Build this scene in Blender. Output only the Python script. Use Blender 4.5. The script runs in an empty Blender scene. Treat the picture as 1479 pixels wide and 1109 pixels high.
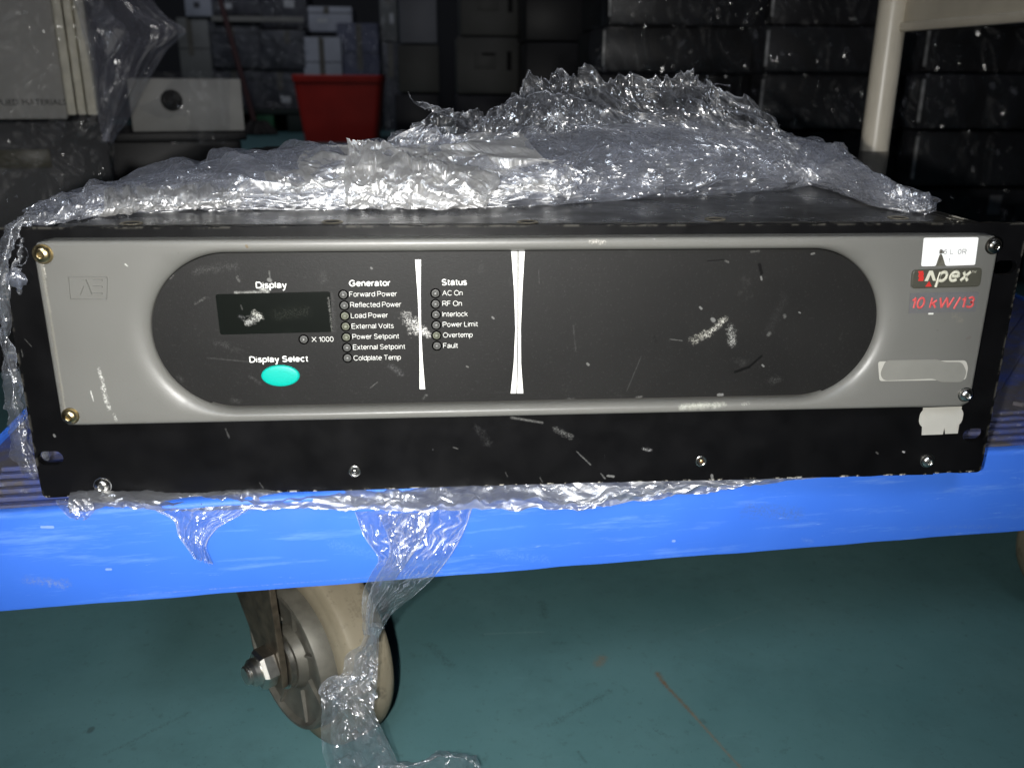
import bpy, bmesh, math, random
import numpy as np
from mathutils import Matrix, Vector

SC = bpy.context.scene
COL = SC.collection
RNG = np.random.default_rng(7)

# ------------------------------------------------------------------ camera (all working units mm)
CAM = np.array([-44.666, -417.149, 197.879])
TILT, YAW, ROLL, FPX = 0.32982, 0.08271, 0.00824, 1298.32
CX, CY, PW = 739.5, 554.5, 1479.0
FWD = np.array([math.sin(YAW) * math.cos(TILT), math.cos(YAW) * math.cos(TILT), -math.sin(TILT)])
_r = np.array([math.cos(YAW), -math.sin(YAW), 0.0])
_u = np.cross(_r, FWD)
RGT = math.cos(ROLL) * _r + math.sin(ROLL) * _u
UPV = -math.sin(ROLL) * _r + math.cos(ROLL) * _u

cd = bpy.data.cameras.new('camera')
cam = bpy.data.objects.new('camera', cd)
COL.objects.link(cam)
m = Matrix.Identity(4)
for i in range(3):
    m[i][0], m[i][1], m[i][2], m[i][3] = RGT[i], UPV[i], -FWD[i], CAM[i] / 1000
cam.matrix_world = m
cd.sensor_fit = 'HORIZONTAL'
cd.sensor_width = 36.0
cd.lens = FPX / PW * 36.0
cd.clip_start, cd.clip_end = 0.01, 100
cd.dof.use_dof = True
cd.dof.focus_distance = 0.46
cd.dof.aperture_fstop = 12.5
SC.camera = cam

# ------------------------------------------------------------------ world, lamps, exposure
W = bpy.data.worlds.new('World')
SC.world = W
W.use_nodes = True
W.node_tree.nodes['Background'].inputs[0].default_value = (0.55, 0.6, 0.8, 1)
W.node_tree.nodes['Background'].inputs[1].default_value = 0.010


def lamp(name, kind, loc, power, color=(1, 1, 1), aim=None, **kw):
    l = bpy.data.lights.new(name, kind)
    l.energy, l.color = power, color
    for k, v in kw.items():
        setattr(l, k, v)
    o = bpy.data.objects.new(name, l)
    COL.objects.link(o)
    o.location = loc
    if aim is not None:
        o.rotation_euler = (Vector(aim) - Vector(loc)).to_track_quat('-Z', 'Y').to_euler()
    return o


_fl = CAM - 26 * RGT - 12 * UPV
_aim = _fl + 1000 * (FWD + 0.0 * RGT + 0.02 * UPV)
lamp('phone_flash', 'SPOT', _fl / 1000, 18.0, (1.0, 0.985, 0.95), aim=_aim / 1000,
     spot_size=math.radians(102), spot_blend=1.0, shadow_soft_size=0.0035)
lamp('ceiling_lamp', 'AREA', (-1.6, 4.6, 2.6), 19.0, (0.82, 0.88, 1.0), aim=(-1.2, 7.2, 0.0), size=1.6)
lamp('ceiling_lamp', 'AREA', (0.6, 0.6, 2.9), 3.5, (0.85, 0.88, 1.0), aim=(0.6, 2.6, -0.2), size=1.4)

lamp('ceiling_lamp', 'AREA', (-0.3, -2.4, 2.2), 1.5, (0.80, 0.88, 1.0), aim=(0.0, 0.05, -0.22), size=0.9, spread=math.radians(30))  # unseen lamp behind the camera, beam narrowed to the floor under the trolley

SC.view_settings.view_transform = 'Standard'
SC.view_settings.look = 'None'
SC.view_settings.exposure = 0.0
SC.view_settings.gamma = 1.0
SC.view_settings.use_curve_mapping = False
SC.render.engine = 'CYCLES'
SC.cycles.use_denoising = True
SC.cycles.transparent_max_bounces = 40
SC.cycles.max_bounces = 8
SC.cycles.sample_clamp_direct = 30
SC.cycles.sample_clamp_indirect = 3
SC.cycles.caustics_reflective = False


# ------------------------------------------------------------------ photo measuring helpers
def ray(px, py):
    return FWD + RGT * ((px - CX) / FPX) - UPV * ((py - CY) / FPX)


def onz(px, py, z):
    d = ray(px, py)
    return CAM + d * ((z - CAM[2]) / d[2])


def ony(px, py, y):
    d = ray(px, py)
    return CAM + d * ((y - CAM[1]) / d[1])


def onpl(px, py, P, n):
    d = ray(px, py)
    return CAM + d * (((np.asarray(P) - CAM) @ n) / (d @ n))


# ------------------------------------------------------------------ object helpers
def tag(o, label=None, cat=None, group=None, kind=None):
    for k, v in (('label', label), ('category', cat), ('group', group), ('kind', kind)):
        if v:
            o[k] = v
    return o


def thing(name, label, cat, loc=(0, 0, 0), rz=0.0, group=None):
    o = bpy.data.objects.new(name, None)
    COL.objects.link(o)
    o.location = Vector(loc) / 1000
    o.rotation_euler = (0, 0, rz)
    o.empty_display_size = 0.05
    return tag(o, label, cat, group)


def finish(name, bm, mats, parent=None, smooth=True, angle=35, weld=True):
    """bm is in mm, in the parent's own frame"""
    if weld:
        bmesh.ops.remove_doubles(bm, verts=bm.verts, dist=1e-4)
    for v in bm.verts:
        v.co *= 0.001
    me = bpy.data.meshes.new(name)
    bm.to_mesh(me)
    bm.free()
    for mt in (mats if isinstance(mats, (list, tuple)) else [mats]):
        me.materials.append(mt)
    if smooth:
        me.shade_smooth()
        if angle:
            me.set_sharp_from_angle(angle=math.radians(angle))
    o = bpy.data.objects.new(name, me)
    COL.objects.link(o)
    if parent is not None:
        o.parent = parent
    return o


def box(bm, x0, x1, y0, y1, z0, z1, bev=0.0, seg=2, mi=0):
    r = bmesh.ops.create_cube(bm, size=1.0)
    vs = r['verts']
    for v in vs:
        v.co = Vector((x0 + (v.co.x + .5) * (x1 - x0), y0 + (v.co.y + .5) * (y1 - y0), z0 + (v.co.z + .5) * (z1 - z0)))
    fs = {f for v in vs for f in v.link_faces}
    for f in fs:
        f.material_index = mi
    if bev > 0:
        es = {e for v in vs for e in v.link_edges}
        bmesh.ops.bevel(bm, geom=list(es), offset=bev, segments=seg, affect='EDGES', profile=0.5)


def bx(name, x0, x1, y0, y1, z0, z1, mt, parent=None, bev=0.0, seg=2):
    bm = bmesh.new()
    box(bm, x0, x1, y0, y1, z0, z1, bev, seg)
    return finish(name, bm, mt, parent)


def fill2d(bm, outer, holes, yfun, mi=0):
    """triangulated face with holes in the x-z plane; returns vert loops"""
    loops, es = [], []
    for lp in [outer] + holes:
        vs = [bm.verts.new((p[0], yfun, p[1])) for p in lp]
        loops.append(vs)
        for i in range(len(vs)):
            es.append(bm.edges.new((vs[i], vs[(i + 1) % len(vs)])))
    r = bmesh.ops.triangle_fill(bm, use_beauty=True, use_dissolve=False, edges=es)
    for g in r['geom']:
        if isinstance(g, bmesh.types.BMFace):
            g.material_index = mi
    return loops


def plate(bm, outer, holes, y0, y1, mi=0):
    a = fill2d(bm, outer, holes, y0, mi)
    b = fill2d(bm, outer, holes, y1, mi)
    for la, lb in zip(a, b):
        n = len(la)
        for i in range(n):
            j = (i + 1) % n
            f = bm.faces.new((la[i], la[j], lb[j], lb[i]))
            f.material_index = mi
    bmesh.ops.recalc_face_normals(bm, faces=bm.faces)


def rrect(x0, x1, z0, z1, r, n=8):
    pts = []
    for cx, cz, a0 in ((x1 - r, z1 - r, 0), (x0 + r, z1 - r, 90), (x0 + r, z0 + r, 180), (x1 - r, z0 + r, 270)):
        for k in range(n + 1):
            a = math.radians(a0 + 90 * k / n)
            pts.append((cx + r * math.cos(a), cz + r * math.sin(a)))
    return pts


def ellipse(cx, cz, a, b, n=40):
    return [(cx + a * math.cos(2 * math.pi * k / n), cz + b * math.sin(2 * math.pi * k / n)) for k in range(n)]


def lathe(bm, prof, c, axis, n=24, mi=0, cap=True):
    """prof: (radius, height along axis)"""
    ax = Vector(axis).normalized()
    t = Vector((0, 0, 1)) if abs(ax.z) < .9 else Vector((1, 0, 0))
    e1 = ax.cross(t).normalized()
    e2 = ax.cross(e1)
    c = Vector(c)
    rings = []
    for r, h in prof:
        if r < 1e-6:
            rings.append([bm.verts.new(c + ax * h)])
        else:
            rings.append([bm.verts.new(c + ax * h + (e1 * math.cos(2 * math.pi * k / n) + e2 * math.sin(2 * math.pi * k / n)) * r) for k in range(n)])
    for a, b in zip(rings, rings[1:]):
        for k in range(n):
            j = (k + 1) % n
            if len(a) == 1 and len(b) == 1:
                continue
            if len(a) == 1:
                f = bm.faces.new((a[0], b[j], b[k]))
            elif len(b) == 1:
                f = bm.faces.new((a[k], a[j], b[0]))
            else:
                f = bm.faces.new((a[k], a[j], b[j], b[k]))
            f.material_index = mi


def copy_tree(o, parent=None):
    c = o.copy()
    COL.objects.link(c)
    c.parent = parent
    for ch in list(o.children):
        copy_tree(ch, c)
    return c


# ------------------------------------------------------------------ materials
class NT:
    def __init__(s, name):
        s.m = bpy.data.materials.new(name)
        s.m.use_nodes = True
        s.t = s.m.node_tree
        s.b = s.t.nodes['Principled BSDF']
        s.out = s.t.nodes['Material Output']

    def n(s, typ, ins=None, **kw):
        nd = s.t.nodes.new(typ)
        for k, v in kw.items():
            setattr(nd, k, v)
        for k, v in (ins or {}).items():
            s.set(nd.inputs[k], v)
        return nd

    def set(s, sock, v):
        if isinstance(v, bpy.types.NodeSocket):
            s.t.links.new(v, sock)
        else:
            sock.default_value = v

    def math(s, op, a, b=None, c=None, clamp=False):
        nd = s.n('ShaderNodeMath', operation=op, use_clamp=clamp)
        for i, v in enumerate((a, b, c)):
            if v is not None:
                s.set(nd.inputs[i], v)
        return nd.outputs[0]

    def vmath(s, op, a, b=None, scale=None):
        nd = s.n('ShaderNodeVectorMath', operation=op)
        s.set(nd.inputs[0], a)
        if b is not None:
            s.set(nd.inputs[1], b)
        if scale is not None:
            s.set(nd.inputs['Scale'], scale)
        return nd

    def obj(s):
        return s.n('ShaderNodeTexCoord').outputs['Object']

    def noise(s, vec, scale, detail=4, rough=.55, sc3=None):
        if sc3 is not None:
            vec = s.vmath('MULTIPLY', vec, sc3).outputs[0]
        return s.n('ShaderNodeTexNoise', {'Vector': vec, 'Scale': scale, 'Detail': detail, 'Roughness': rough}).outputs['Fac']

    def ramp(s, v, lo, hi, a=0.0, b=1.0):
        nd = s.n('ShaderNodeMapRange', {'Value': v, 'From Min': lo, 'From Max': hi, 'To Min': a, 'To Max': b})
        return nd.outputs[0]

    def mix(s, f, a, b):
        nd = s.n('ShaderNodeMix', data_type='RGBA')
        s.set(nd.inputs[0], f)
        s.set(nd.inputs[6], a if isinstance(a, bpy.types.NodeSocket) else (*a, 1))
        s.set(nd.inputs[7], b if isinstance(b, bpy.types.NodeSocket) else (*b, 1))
        return nd.outputs[2]

    def bump(s, h, strength, dist=.001):
        nd = s.n('ShaderNodeBump', {'Height': h, 'Strength': strength, 'Distance': dist})
        s.t.links.new(nd.outputs[0], s.b.inputs['Normal'])
        return nd

    def base(s, c, rough=.5, metal=0.0, spec=.5, coat=0.0):
        s.set(s.b.inputs['Base Color'], c if isinstance(c, bpy.types.NodeSocket) else (*c, 1))
        s.set(s.b.inputs['Roughness'], rough)
        s.set(s.b.inputs['Metallic'], metal)
        s.set(s.b.inputs['Specular IOR Level'], spec)
        s.set(s.b.inputs['Coat Weight'], coat)
        return s

    def marks(s, col, marks, scale_noise=420.0):
        """scuffs and scratches: capsules (a, b in mm, radius mm, colour, break-up); each keeps its own colour"""
        p = s.obj()
        nz = s.math('SUBTRACT', s.noise(p, scale_noise, 3, .7), .5)
        sp = s.ramp(s.noise(p, scale_noise * 2.3, 4, .8), .44, .60)
        for (a, b, r, c, brk) in marks:
            a = Vector(a) / 1000
            b = Vector(b) / 1000
            ba = b - a
            pa = s.vmath('SUBTRACT', p, a).outputs[0]
            h = s.math('MULTIPLY', s.vmath('DOT_PRODUCT', pa, ba).outputs['Value'], 1 / max(ba.length_squared, 1e-12), clamp=True)
            q = s.vmath('SUBTRACT', pa, s.vmath('SCALE', ba, scale=h).outputs[0]).outputs[0]
            d = s.vmath('LENGTH', q).outputs['Value']
            d = s.math('MULTIPLY_ADD', nz, brk * r / 1000, d)
            f = s.ramp(d, r / 1000, r * (.55 if brk < 1.1 else .1) / 1000)
            if brk >= 1.1:
                f = s.math('MULTIPLY', f, sp if brk >= 2 else s.math('MULTIPLY_ADD', sp, .6, .4))
            f = s.math('MULTIPLY', f, (c[3] if len(c) > 3 else .9))
            col = s.mix(f, col, c[:3])
        return col


def plain(name, c, rough=.5, metal=0.0, spec=.5, var=.12, scale=60, bump=0.0, bscale=900, coat=0.0):
    t = NT(name)
    nz = t.noise(t.obj(), scale, 4)
    f = t.ramp(nz, .3, .7, 1 - var, 1 + var)
    col = t.n('ShaderNodeMix', data_type='RGBA', blend_type='MULTIPLY')
    col.inputs[0].default_value = 1
    col.inputs[6].default_value = (*c, 1)
    t.t.links.new(f, col.inputs[7])
    t.base(col.outputs[2], rough, metal, spec, coat)
    if bump:
        t.bump(t.noise(t.obj(), bscale, 2), bump, .0005)
    return t.m


def film_material(name, haze=.10, gloss=.10, rough=.13, cell=420, tilt=.55, tint=(.80, .84, .95), sx=(1, 1, 1), sheen=.06, clump=42, rim=.24, clear=(.97, .975, .985)):
    """clear film: mostly see-through, a milky share, and tiny facets that each mirror the lamp on their own"""
    t = NT(name)
    t.t.nodes.remove(t.b)
    p = t.vmath('MULTIPLY', t.obj(), sx).outputs[0]
    wob = t.n('ShaderNodeTexNoise', {'Vector': p, 'Scale': cell * .6, 'Detail': 2.0}).outputs['Color']
    pw = t.vmath('ADD', p, t.vmath('SCALE', wob, scale=1.6 / cell).outputs[0]).outputs[0]
    geo = t.n('ShaderNodeNewGeometry').outputs['Normal']

    def facet(sc, k):
        v = t.n('ShaderNodeTexVoronoi', {'Vector': pw, 'Scale': sc}, feature='F1').outputs['Color']
        r = t.vmath('SCALE', t.vmath('SUBTRACT', v, (.5, .5, .5)).outputs[0], scale=2 * k).outputs[0]
        return t.vmath('NORMALIZE', t.vmath('ADD', geo, r).outputs[0]).outputs[0]
    n1, n2 = facet(cell, tilt), facet(cell * .42, tilt * .7)
    lw = t.n('ShaderNodeLayerWeight', {'Blend': .35}).outputs['Facing']
    edge = t.n('ShaderNodeAttribute', attribute_name='haze').outputs['Fac']
    cl = t.ramp(t.noise(t.obj(), clump, 5, .68), .36, .68, .5, 1.6)
    hz = t.math('MULTIPLY', cl, haze)
    hz = t.math('ADD', hz, t.math('MULTIPLY', t.math('POWER', lw, 3.0), rim))
    hz = t.math('ADD', hz, t.math('MULTIPLY', edge, .5), clamp=True)
    tr = t.n('ShaderNodeBsdfTransparent', {'Color': (*clear, 1)})
    df = t.n('ShaderNodeBsdfDiffuse', {'Color': (*tint, 1)})
    tl = t.n('ShaderNodeBsdfTranslucent', {'Color': (*tint, 1)})
    dm = t.n('ShaderNodeMixShader', {0: .3, 1: df.outputs[0], 2: tl.outputs[0]})
    a = t.n('ShaderNodeMixShader', {0: hz, 1: tr.outputs[0], 2: dm.outputs[0]})
    g0 = t.n('ShaderNodeBsdfAnisotropic', {'Color': (1, 1, 1, 1), 'Roughness': .42})
    g1 = t.n('ShaderNodeBsdfAnisotropic', {'Color': (1, 1, 1, 1), 'Roughness': rough, 'Normal': n1})
    g2 = t.n('ShaderNodeBsdfAnisotropic', {'Color': (1, 1, 1, 1), 'Roughness': rough * 1.3, 'Normal': n2})
    gg = t.n('ShaderNodeMixShader', {0: .5, 1: g1.outputs[0], 2: g2.outputs[0]})
    b0 = t.n('ShaderNodeMixShader', {0: sheen, 1: a.outputs[0], 2: g0.outputs[0]})
    b = t.n('ShaderNodeMixShader', {0: gloss, 1: b0.outputs[0], 2: gg.outputs[0]})
    t.t.links.new(b.outputs[0], t.out.inputs[0])
    return t.m


# ------------------------------------------------------------------ numpy noise and film sheets
def _hash(ix, iy, iz, seed):
    h = (ix.astype(np.int64) * 374761393 + iy.astype(np.int64) * 668265263 + iz.astype(np.int64) * 2147483647 + seed * 974634777) & 0xFFFFFFFF
    h = ((h ^ (h >> 13)) * 1274126177) & 0xFFFFFFFF
    h = h ^ (h >> 16)
    return (h & 0xFFFF) / 65535.0


def vnoise(x, y, z, seed=0):
    ix, iy, iz = np.floor(x), np.floor(y), np.floor(z)
    fx, fy, fz = x - ix, y - iy, z - iz
    fx, fy, fz = (f * f * (3 - 2 * f) for f in (fx, fy, fz))
    r = 0
    for a in (0, 1):
        for b in (0, 1):
            for c in (0, 1):
                w = (fx if a else 1 - fx) * (fy if b else 1 - fy) * (fz if c else 1 - fz)
                r = r + w * _hash(ix + a, iy + b, iz + c, seed)
    return r * 2 - 1


def crumple(u, v, freq, seed, n=7, warp=.5, ang=None, spread=math.pi, lines=None):
    """sum of warped triangle waves: flat facets meeting in sharp creases; u, v in mm"""
    rg = np.random.default_rng(seed)
    wx = u + warp / freq * vnoise(u * freq * .9, v * freq * .9, u * 0 + 3.3, seed)
    wy = v + warp / freq * vnoise(u * freq * .9, v * freq * .9, u * 0 + 8.1, seed + 1)
    h = np.zeros_like(u)
    for _ in range(n):
        th = rg.uniform(0, math.pi) if ang is None else ang + rg.uniform(-spread, spread) / 2
        f = freq * 2 ** rg.uniform(-.9, 1.3)
        t = (math.cos(th) * wx + math.sin(th) * wy) * f + rg.uniform()
        h += (np.abs(t - np.floor(t) - .5) * 2 - .5) / f
        if lines is not None:
            gate = vnoise(u * freq * .7 + _ * 3.1, v * freq * .7, u * 0 + 2.2, seed + _) > .28
            lines[:] = np.maximum(lines, gate * np.clip(1 - np.abs(t - np.floor(t)) / f / .55, 0, 1))
    return h / math.sqrt(n)


def catmull(P, t):
    """P (k, ...) control rows, t in [0,1] array -> interpolated"""
    k = len(P)
    x = np.clip(t, 0, 1) * (k - 1)
    i = np.minimum(np.floor(x).astype(int), k - 2)
    f = (x - i).reshape((-1,) + (1,) * (P.ndim - 1))
    p0, p1, p2, p3 = P[np.maximum(i - 1, 0)], P[i], P[i + 1], P[np.minimum(i + 2, k - 1)]
    return .5 * (2 * p1 + (p2 - p0) * f + (2 * p0 - 5 * p1 + 4 * p2 - p3) * f * f + (3 * p1 - p0 - 3 * p2 + p3) * f ** 3)


def film_sheet(name, rows, nu, nv, mt, parent=None, seed=1, amp=0.147, freq=.09, big=2.0, bigf=.03, ang=None, spread=math.pi,
               jag0=0.0, jag1=0.0, jagf=.25, edge=0.0, base=0.0, origin=(0, 0, 0), linear_u=False, ends=.04, flat0=0.0, edgew=1.2, fine=.35, crease=.22):
    """rows: list of equally long lists of points (mm); row 0 .. last give the v direction"""
    P = np.array(rows, float)
    uu = np.linspace(0, 1, nu)
    vv = np.linspace(0, 1, nv)
    Q = np.stack([catmull(r, uu) for r in P], 0)                       # rows x nu x 3
    L = np.linalg.norm(np.diff(Q, axis=0), axis=2).sum(0).mean()        # v length
    Ul = np.linalg.norm(np.diff(Q[len(Q) // 2], axis=0), axis=1).sum()
    xs = uu * Ul
    j0 = np.abs(vnoise(xs * jagf, xs * 0, xs * 0, seed + 50)) * .6 + np.abs(vnoise(xs * jagf * 3.7, xs * 0 + 5, xs * 0, seed + 51)) * .4
    j1 = np.abs(vnoise(xs * jagf, xs * 0 + 9, xs * 0, seed + 52)) * .6 + np.abs(vnoise(xs * jagf * 3.7, xs * 0 + 7, xs * 0, seed + 53)) * .4
    G = np.zeros((nv, nu, 3))
    lo = jag0 * j0 / max(L, 1)
    hi = 1 - jag1 * j1 / max(L, 1)
    full = catmull(Q, np.linspace(0, 1, 400))
    for i in range(nu):
        t = (lo[i] + (hi[i] - lo[i]) * vv) * 399
        k = np.clip(np.floor(t).astype(int), 0, 398)
        f = (t - k)[:, None]
        G[:, i] = full[k, i] * (1 - f) + full[k + 1, i] * f
    du = np.gradient(G, axis=1)
    dv = np.gradient(G, axis=0)
    N = np.cross(du, dv)
    N /= np.maximum(np.linalg.norm(N, axis=2, keepdims=True), 1e-9)
    U = np.repeat(xs[None], nv, 0)
    V = np.repeat((vv * L)[:, None], nu, 1)
    lines = np.zeros_like(U)
    h = amp * crumple(U, V, freq, seed, ang=ang, spread=spread, lines=lines) + amp * fine * crumple(U, V, freq * 3.2, seed + 9, ang=ang, spread=spread)
    h += big * (vnoise(U * bigf, V * bigf, U * 0, seed + 20) + .5 * vnoise(U * bigf * 2.3, V * bigf * 2.3, U * 0 + 4, seed + 21))
    fade = np.clip(np.minimum(uu, 1 - uu) / max(ends, 1e-6), 0, 1)[None]
    if flat0:
        fade = fade * (flat0 + (1 - flat0) * np.clip(vv / .12, 0, 1))[:, None] * (flat0 + (1 - flat0) * np.clip((1 - vv) / .12, 0, 1))[:, None]
    G = G + N * (h * (.15 + .85 * fade))[..., None]
    hz = np.full((nv, nu), base) + crease * lines
    if edge:
        if jag1:
            hz += edge * np.clip(1 - (1 - vv) * L / edgew, 0, 1)[:, None]
        if jag0:
            hz += edge * np.clip(1 - vv * L / edgew, 0, 1)[:, None]
        hz += edge * .8 * np.clip(1 - np.minimum(U, Ul - U) / edgew, 0, 1)
    me = bpy.data.meshes.new(name)
    co = (G - np.asarray(origin)).reshape(-1, 3) / 1000
    idx = np.arange(nu * nv).reshape(nv, nu)
    fc = np.stack([idx[:-1, :-1], idx[:-1, 1:], idx[1:, 1:], idx[1:, :-1]], -1).reshape(-1, 4)
    me.from_pydata(co.tolist(), [], fc.tolist())
    at = me.attributes.new('haze', 'FLOAT', 'POINT')
    at.data.foreach_set('value', hz.reshape(-1).astype(np.float32))
    me.materials.append(mt)
    me.shade_smooth()
    o = bpy.data.objects.new(name, me)
    COL.objects.link(o)
    if parent is not None:
        o.parent = parent
    return o


def text(s, px0, px1, base, plane_y, mt, parent, name='lettering', bold=0.0, shear=0.0, py1=None, lift=.12, hscale=None):
    """text standing in the x-z plane at plane_y, from photo measurements of its ends and baseline"""
    cu = bpy.data.curves.new('lettering', 'FONT')
    cu.body = s
    cu.offset = bold
    cu.shear = shear
    cu.resolution_u = 3
    ob = bpy.data.objects.new('tmp', cu)
    COL.objects.link(ob)
    bpy.context.view_layer.update()
    me = bpy.data.meshes.new_from_object(ob.evaluated_get(bpy.context.evaluated_depsgraph_get()))
    bpy.data.objects.remove(ob)
    a = ony(px0, base, plane_y)
    b = ony(px1, py1 if py1 is not None else base, plane_y)
    co = np.array([v.co[:] for v in me.vertices])
    x0, x1 = co[:, 0].min(), co[:, 0].max()
    sx = (b[0] - a[0]) / (x1 - x0)
    sz = sx if hscale is None else hscale
    for v in me.vertices:
        v.co = Vector(((a[0] + (v.co.x - x0) * sx), plane_y - lift, a[2] + v.co.y * sz)) / 1000
    me.materials.append(mt)
    me.name = name
    o = bpy.data.objects.new(name, me)
    COL.objects.link(o)
    o.parent = parent
    return o


def arc(cx, cy, rx, ry, a0, a1, n=9):
    return [(cx + rx * math.cos(math.radians(a0 + (a1 - a0) * k / n)), cy + ry * math.sin(math.radians(a0 + (a1 - a0) * k / n))) for k in range(n + 1)]


def _glyphs():
    x = .73
    b = arc(.30, x / 2, .30, x / 2, 0, 360, 16)
    S = lambda w, h: arc(w / 2, h * .75, w * .44, h * .25, 25, 250, 9)[:-1] + arc(w / 2, h * .25, w * .5, h * .25, 80, -155, 9)
    g = {
        'A': (.88, [[(0, 0), (.44, 1), (.88, 0)], [(.15, .36), (.73, .36)]]), 'C': (.86, [arc(.46, .5, .46, .5, 42, 318, 16)]),
        'D': (.80, [[(0, 0), (0, 1), (.36, 1)] + arc(.36, .5, .44, .5, 80, -80, 12) + [(.36, 0), (0, 0)]]), 'E': (.66, [[(.66, 1), (0, 1), (0, 0), (.68, 0)], [(0, .53), (.6, .53)]]),
        'F': (.62, [[(.62, 1), (0, 1), (0, 0)], [(0, .51), (.52, .51)]]), 'G': (.92, [arc(.47, .5, .47, .5, 42, 325, 16) + [(.90, .22), (.90, .47), (.52, .47)]]),
        'I': (.06, [[(.03, 0), (.03, 1)]]), 'L': (.58, [[(0, 1), (0, 0), (.58, 0)]]), 'O': (.96, [arc(.48, .5, .48, .5, 0, 360, 22)]),
        'P': (.70, [[(0, 0), (0, 1), (.42, 1)] + arc(.42, .73, .28, .27, 90, -90, 8) + [(0, .46)]]), 'R': (.76, [[(0, 0), (0, 1), (.44, 1)] + arc(.44, .74, .28, .26, 90, -90, 8) + [(0, .48)], [(.38, .48), (.56, .32), (.76, 0)]]),
        'S': (.72, [S(.72, 1.0)]), 'T': (.74, [[(0, 1), (.74, 1)], [(.37, 1), (.37, 0)]]), 'M': (.86, [[(0, 0), (0, 1), (.43, .05), (.86, 1), (.86, 0)]]),
        'V': (.84, [[(0, 1), (.42, 0), (.84, 1)]]), 'W': (1.26, [[(0, 1), (.32, 0), (.63, 1), (.94, 0), (1.26, 1)]]), 'X': (.80, [[(0, 1), (.8, 0)], [(.8, 1), (0, 0)]]),
        'a': (.58, [arc(.29, .50, .26, .24, 165, 20, 7) + [(.54, .42), (.54, .1), (.6, 0)], [(.54, .42), (.25, .37)] + arc(.21, .185, .20, .185, 95, 330, 9) + [(.54, .2)]]),
        'c': (.54, [arc(.31, x / 2, .31, x / 2, 50, 310, 12)]), 'd': (.60, [b, [(.60, 1), (.60, 0)]]), 'e': (.62, [[(.02, .37), (.62, .37)] + arc(.32, x / 2, .31, x / 2, 5, 318, 14)]),
        'f': (.32, [[(.36, .97), (.28, 1), (.17, .93), (.14, .8), (.14, 0)], [(0, x), (.34, x)]]), 'i': (.05, [[(.02, 0), (.02, x)], [(.02, .95), (.02, 1.0)]]),
        'k': (.52, [[(0, 0), (0, 1)], [(.48, x), (0, .28)], [(.2, .45), (.52, 0)]]), 'l': (.05, [[(.02, 0), (.02, 1)]]),
        'm': (.92, [[(0, 0), (0, x)], [(0, .5)] + arc(.24, .49, .22, .24, 150, 0, 7) + [(.46, 0)], [(.46, .5)] + arc(.69, .49, .23, .24, 150, 0, 7) + [(.92, 0)]]),
        'n': (.54, [[(0, 0), (0, x)], [(0, .46)] + arc(.28, .46, .26, .27, 160, 0, 8) + [(.54, 0)]]), 'o': (.60, [b]), 'p': (.60, [arc(.31, x / 2, .29, x / 2, 0, 360, 16), [(0, x), (0, -.28)]]),
        'r': (.30, [[(0, 0), (0, x)], [(0, .44), (.08, .62), (.2, .72), (.32, .70)]]), 's': (.50, [S(.50, x)]), 't': (.30, [[(.13, .95), (.13, .14), (.2, .02), (.32, .02)], [(0, x), (.3, x)]]),
        'u': (.54, [[(0, x), (0, .28)] + arc(.27, .27, .27, .27, 180, 340, 8), [(.54, x), (.54, 0)]]), 'v': (.56, [[(0, x), (.28, 0), (.56, x)]]), 'w': (.84, [[(0, x), (.21, 0), (.42, x), (.63, 0), (.84, x)]]),
        'x': (.54, [[(0, x), (.54, 0)], [(.54, x), (0, 0)]]), 'y': (.56, [[(0, x), (.28, .02)], [(.56, x), (.26, -.18), (.14, -.28), (.02, -.26)]]),
        '0': (.58, [arc(.29, .5, .29, .5, 0, 360, 18)]), '1': (.30, [[(0, .74), (.16, .84), (.27, 1), (.27, 0)]]), '3': (.58, [arc(.28, .75, .25, .25, 155, -80, 9) + [(.24, .53)], [(.24, .53)] + arc(.28, .27, .30, .27, 75, -155, 10)]),
        '6': (.58, [arc(.29, .31, .29, .31, 0, 360, 16), [(.0, .34), (.04, .7), (.18, .96), (.34, 1), (.52, .86)]]), '/': (.36, [[(0, -.02), (.36, 1.02)]]), '.': (.06, [[(.03, 0), (.03, .05)]]), ':': (.06, [[(.03, 0), (.03, .05)], [(.03, .6), (.03, .65)]]),
        ' ': (.16, []),
    }
    return g


GLY = _glyphs()


def split_sharp(sts):
    """cut strokes at their sharp corners so that every arm keeps its full width"""
    out = []
    for st in sts:
        cur = [st[0]]
        for i in range(1, len(st)):
            cur.append(st[i])
            if i < len(st) - 1:
                a = np.array(st[i]) - np.array(st[i - 1])
                b = np.array(st[i + 1]) - np.array(st[i])
                if a @ b < .55 * np.linalg.norm(a) * np.linalg.norm(b):
                    out.append(cur)
                    cur = [st[i]]
        out.append(cur)
    return out


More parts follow.
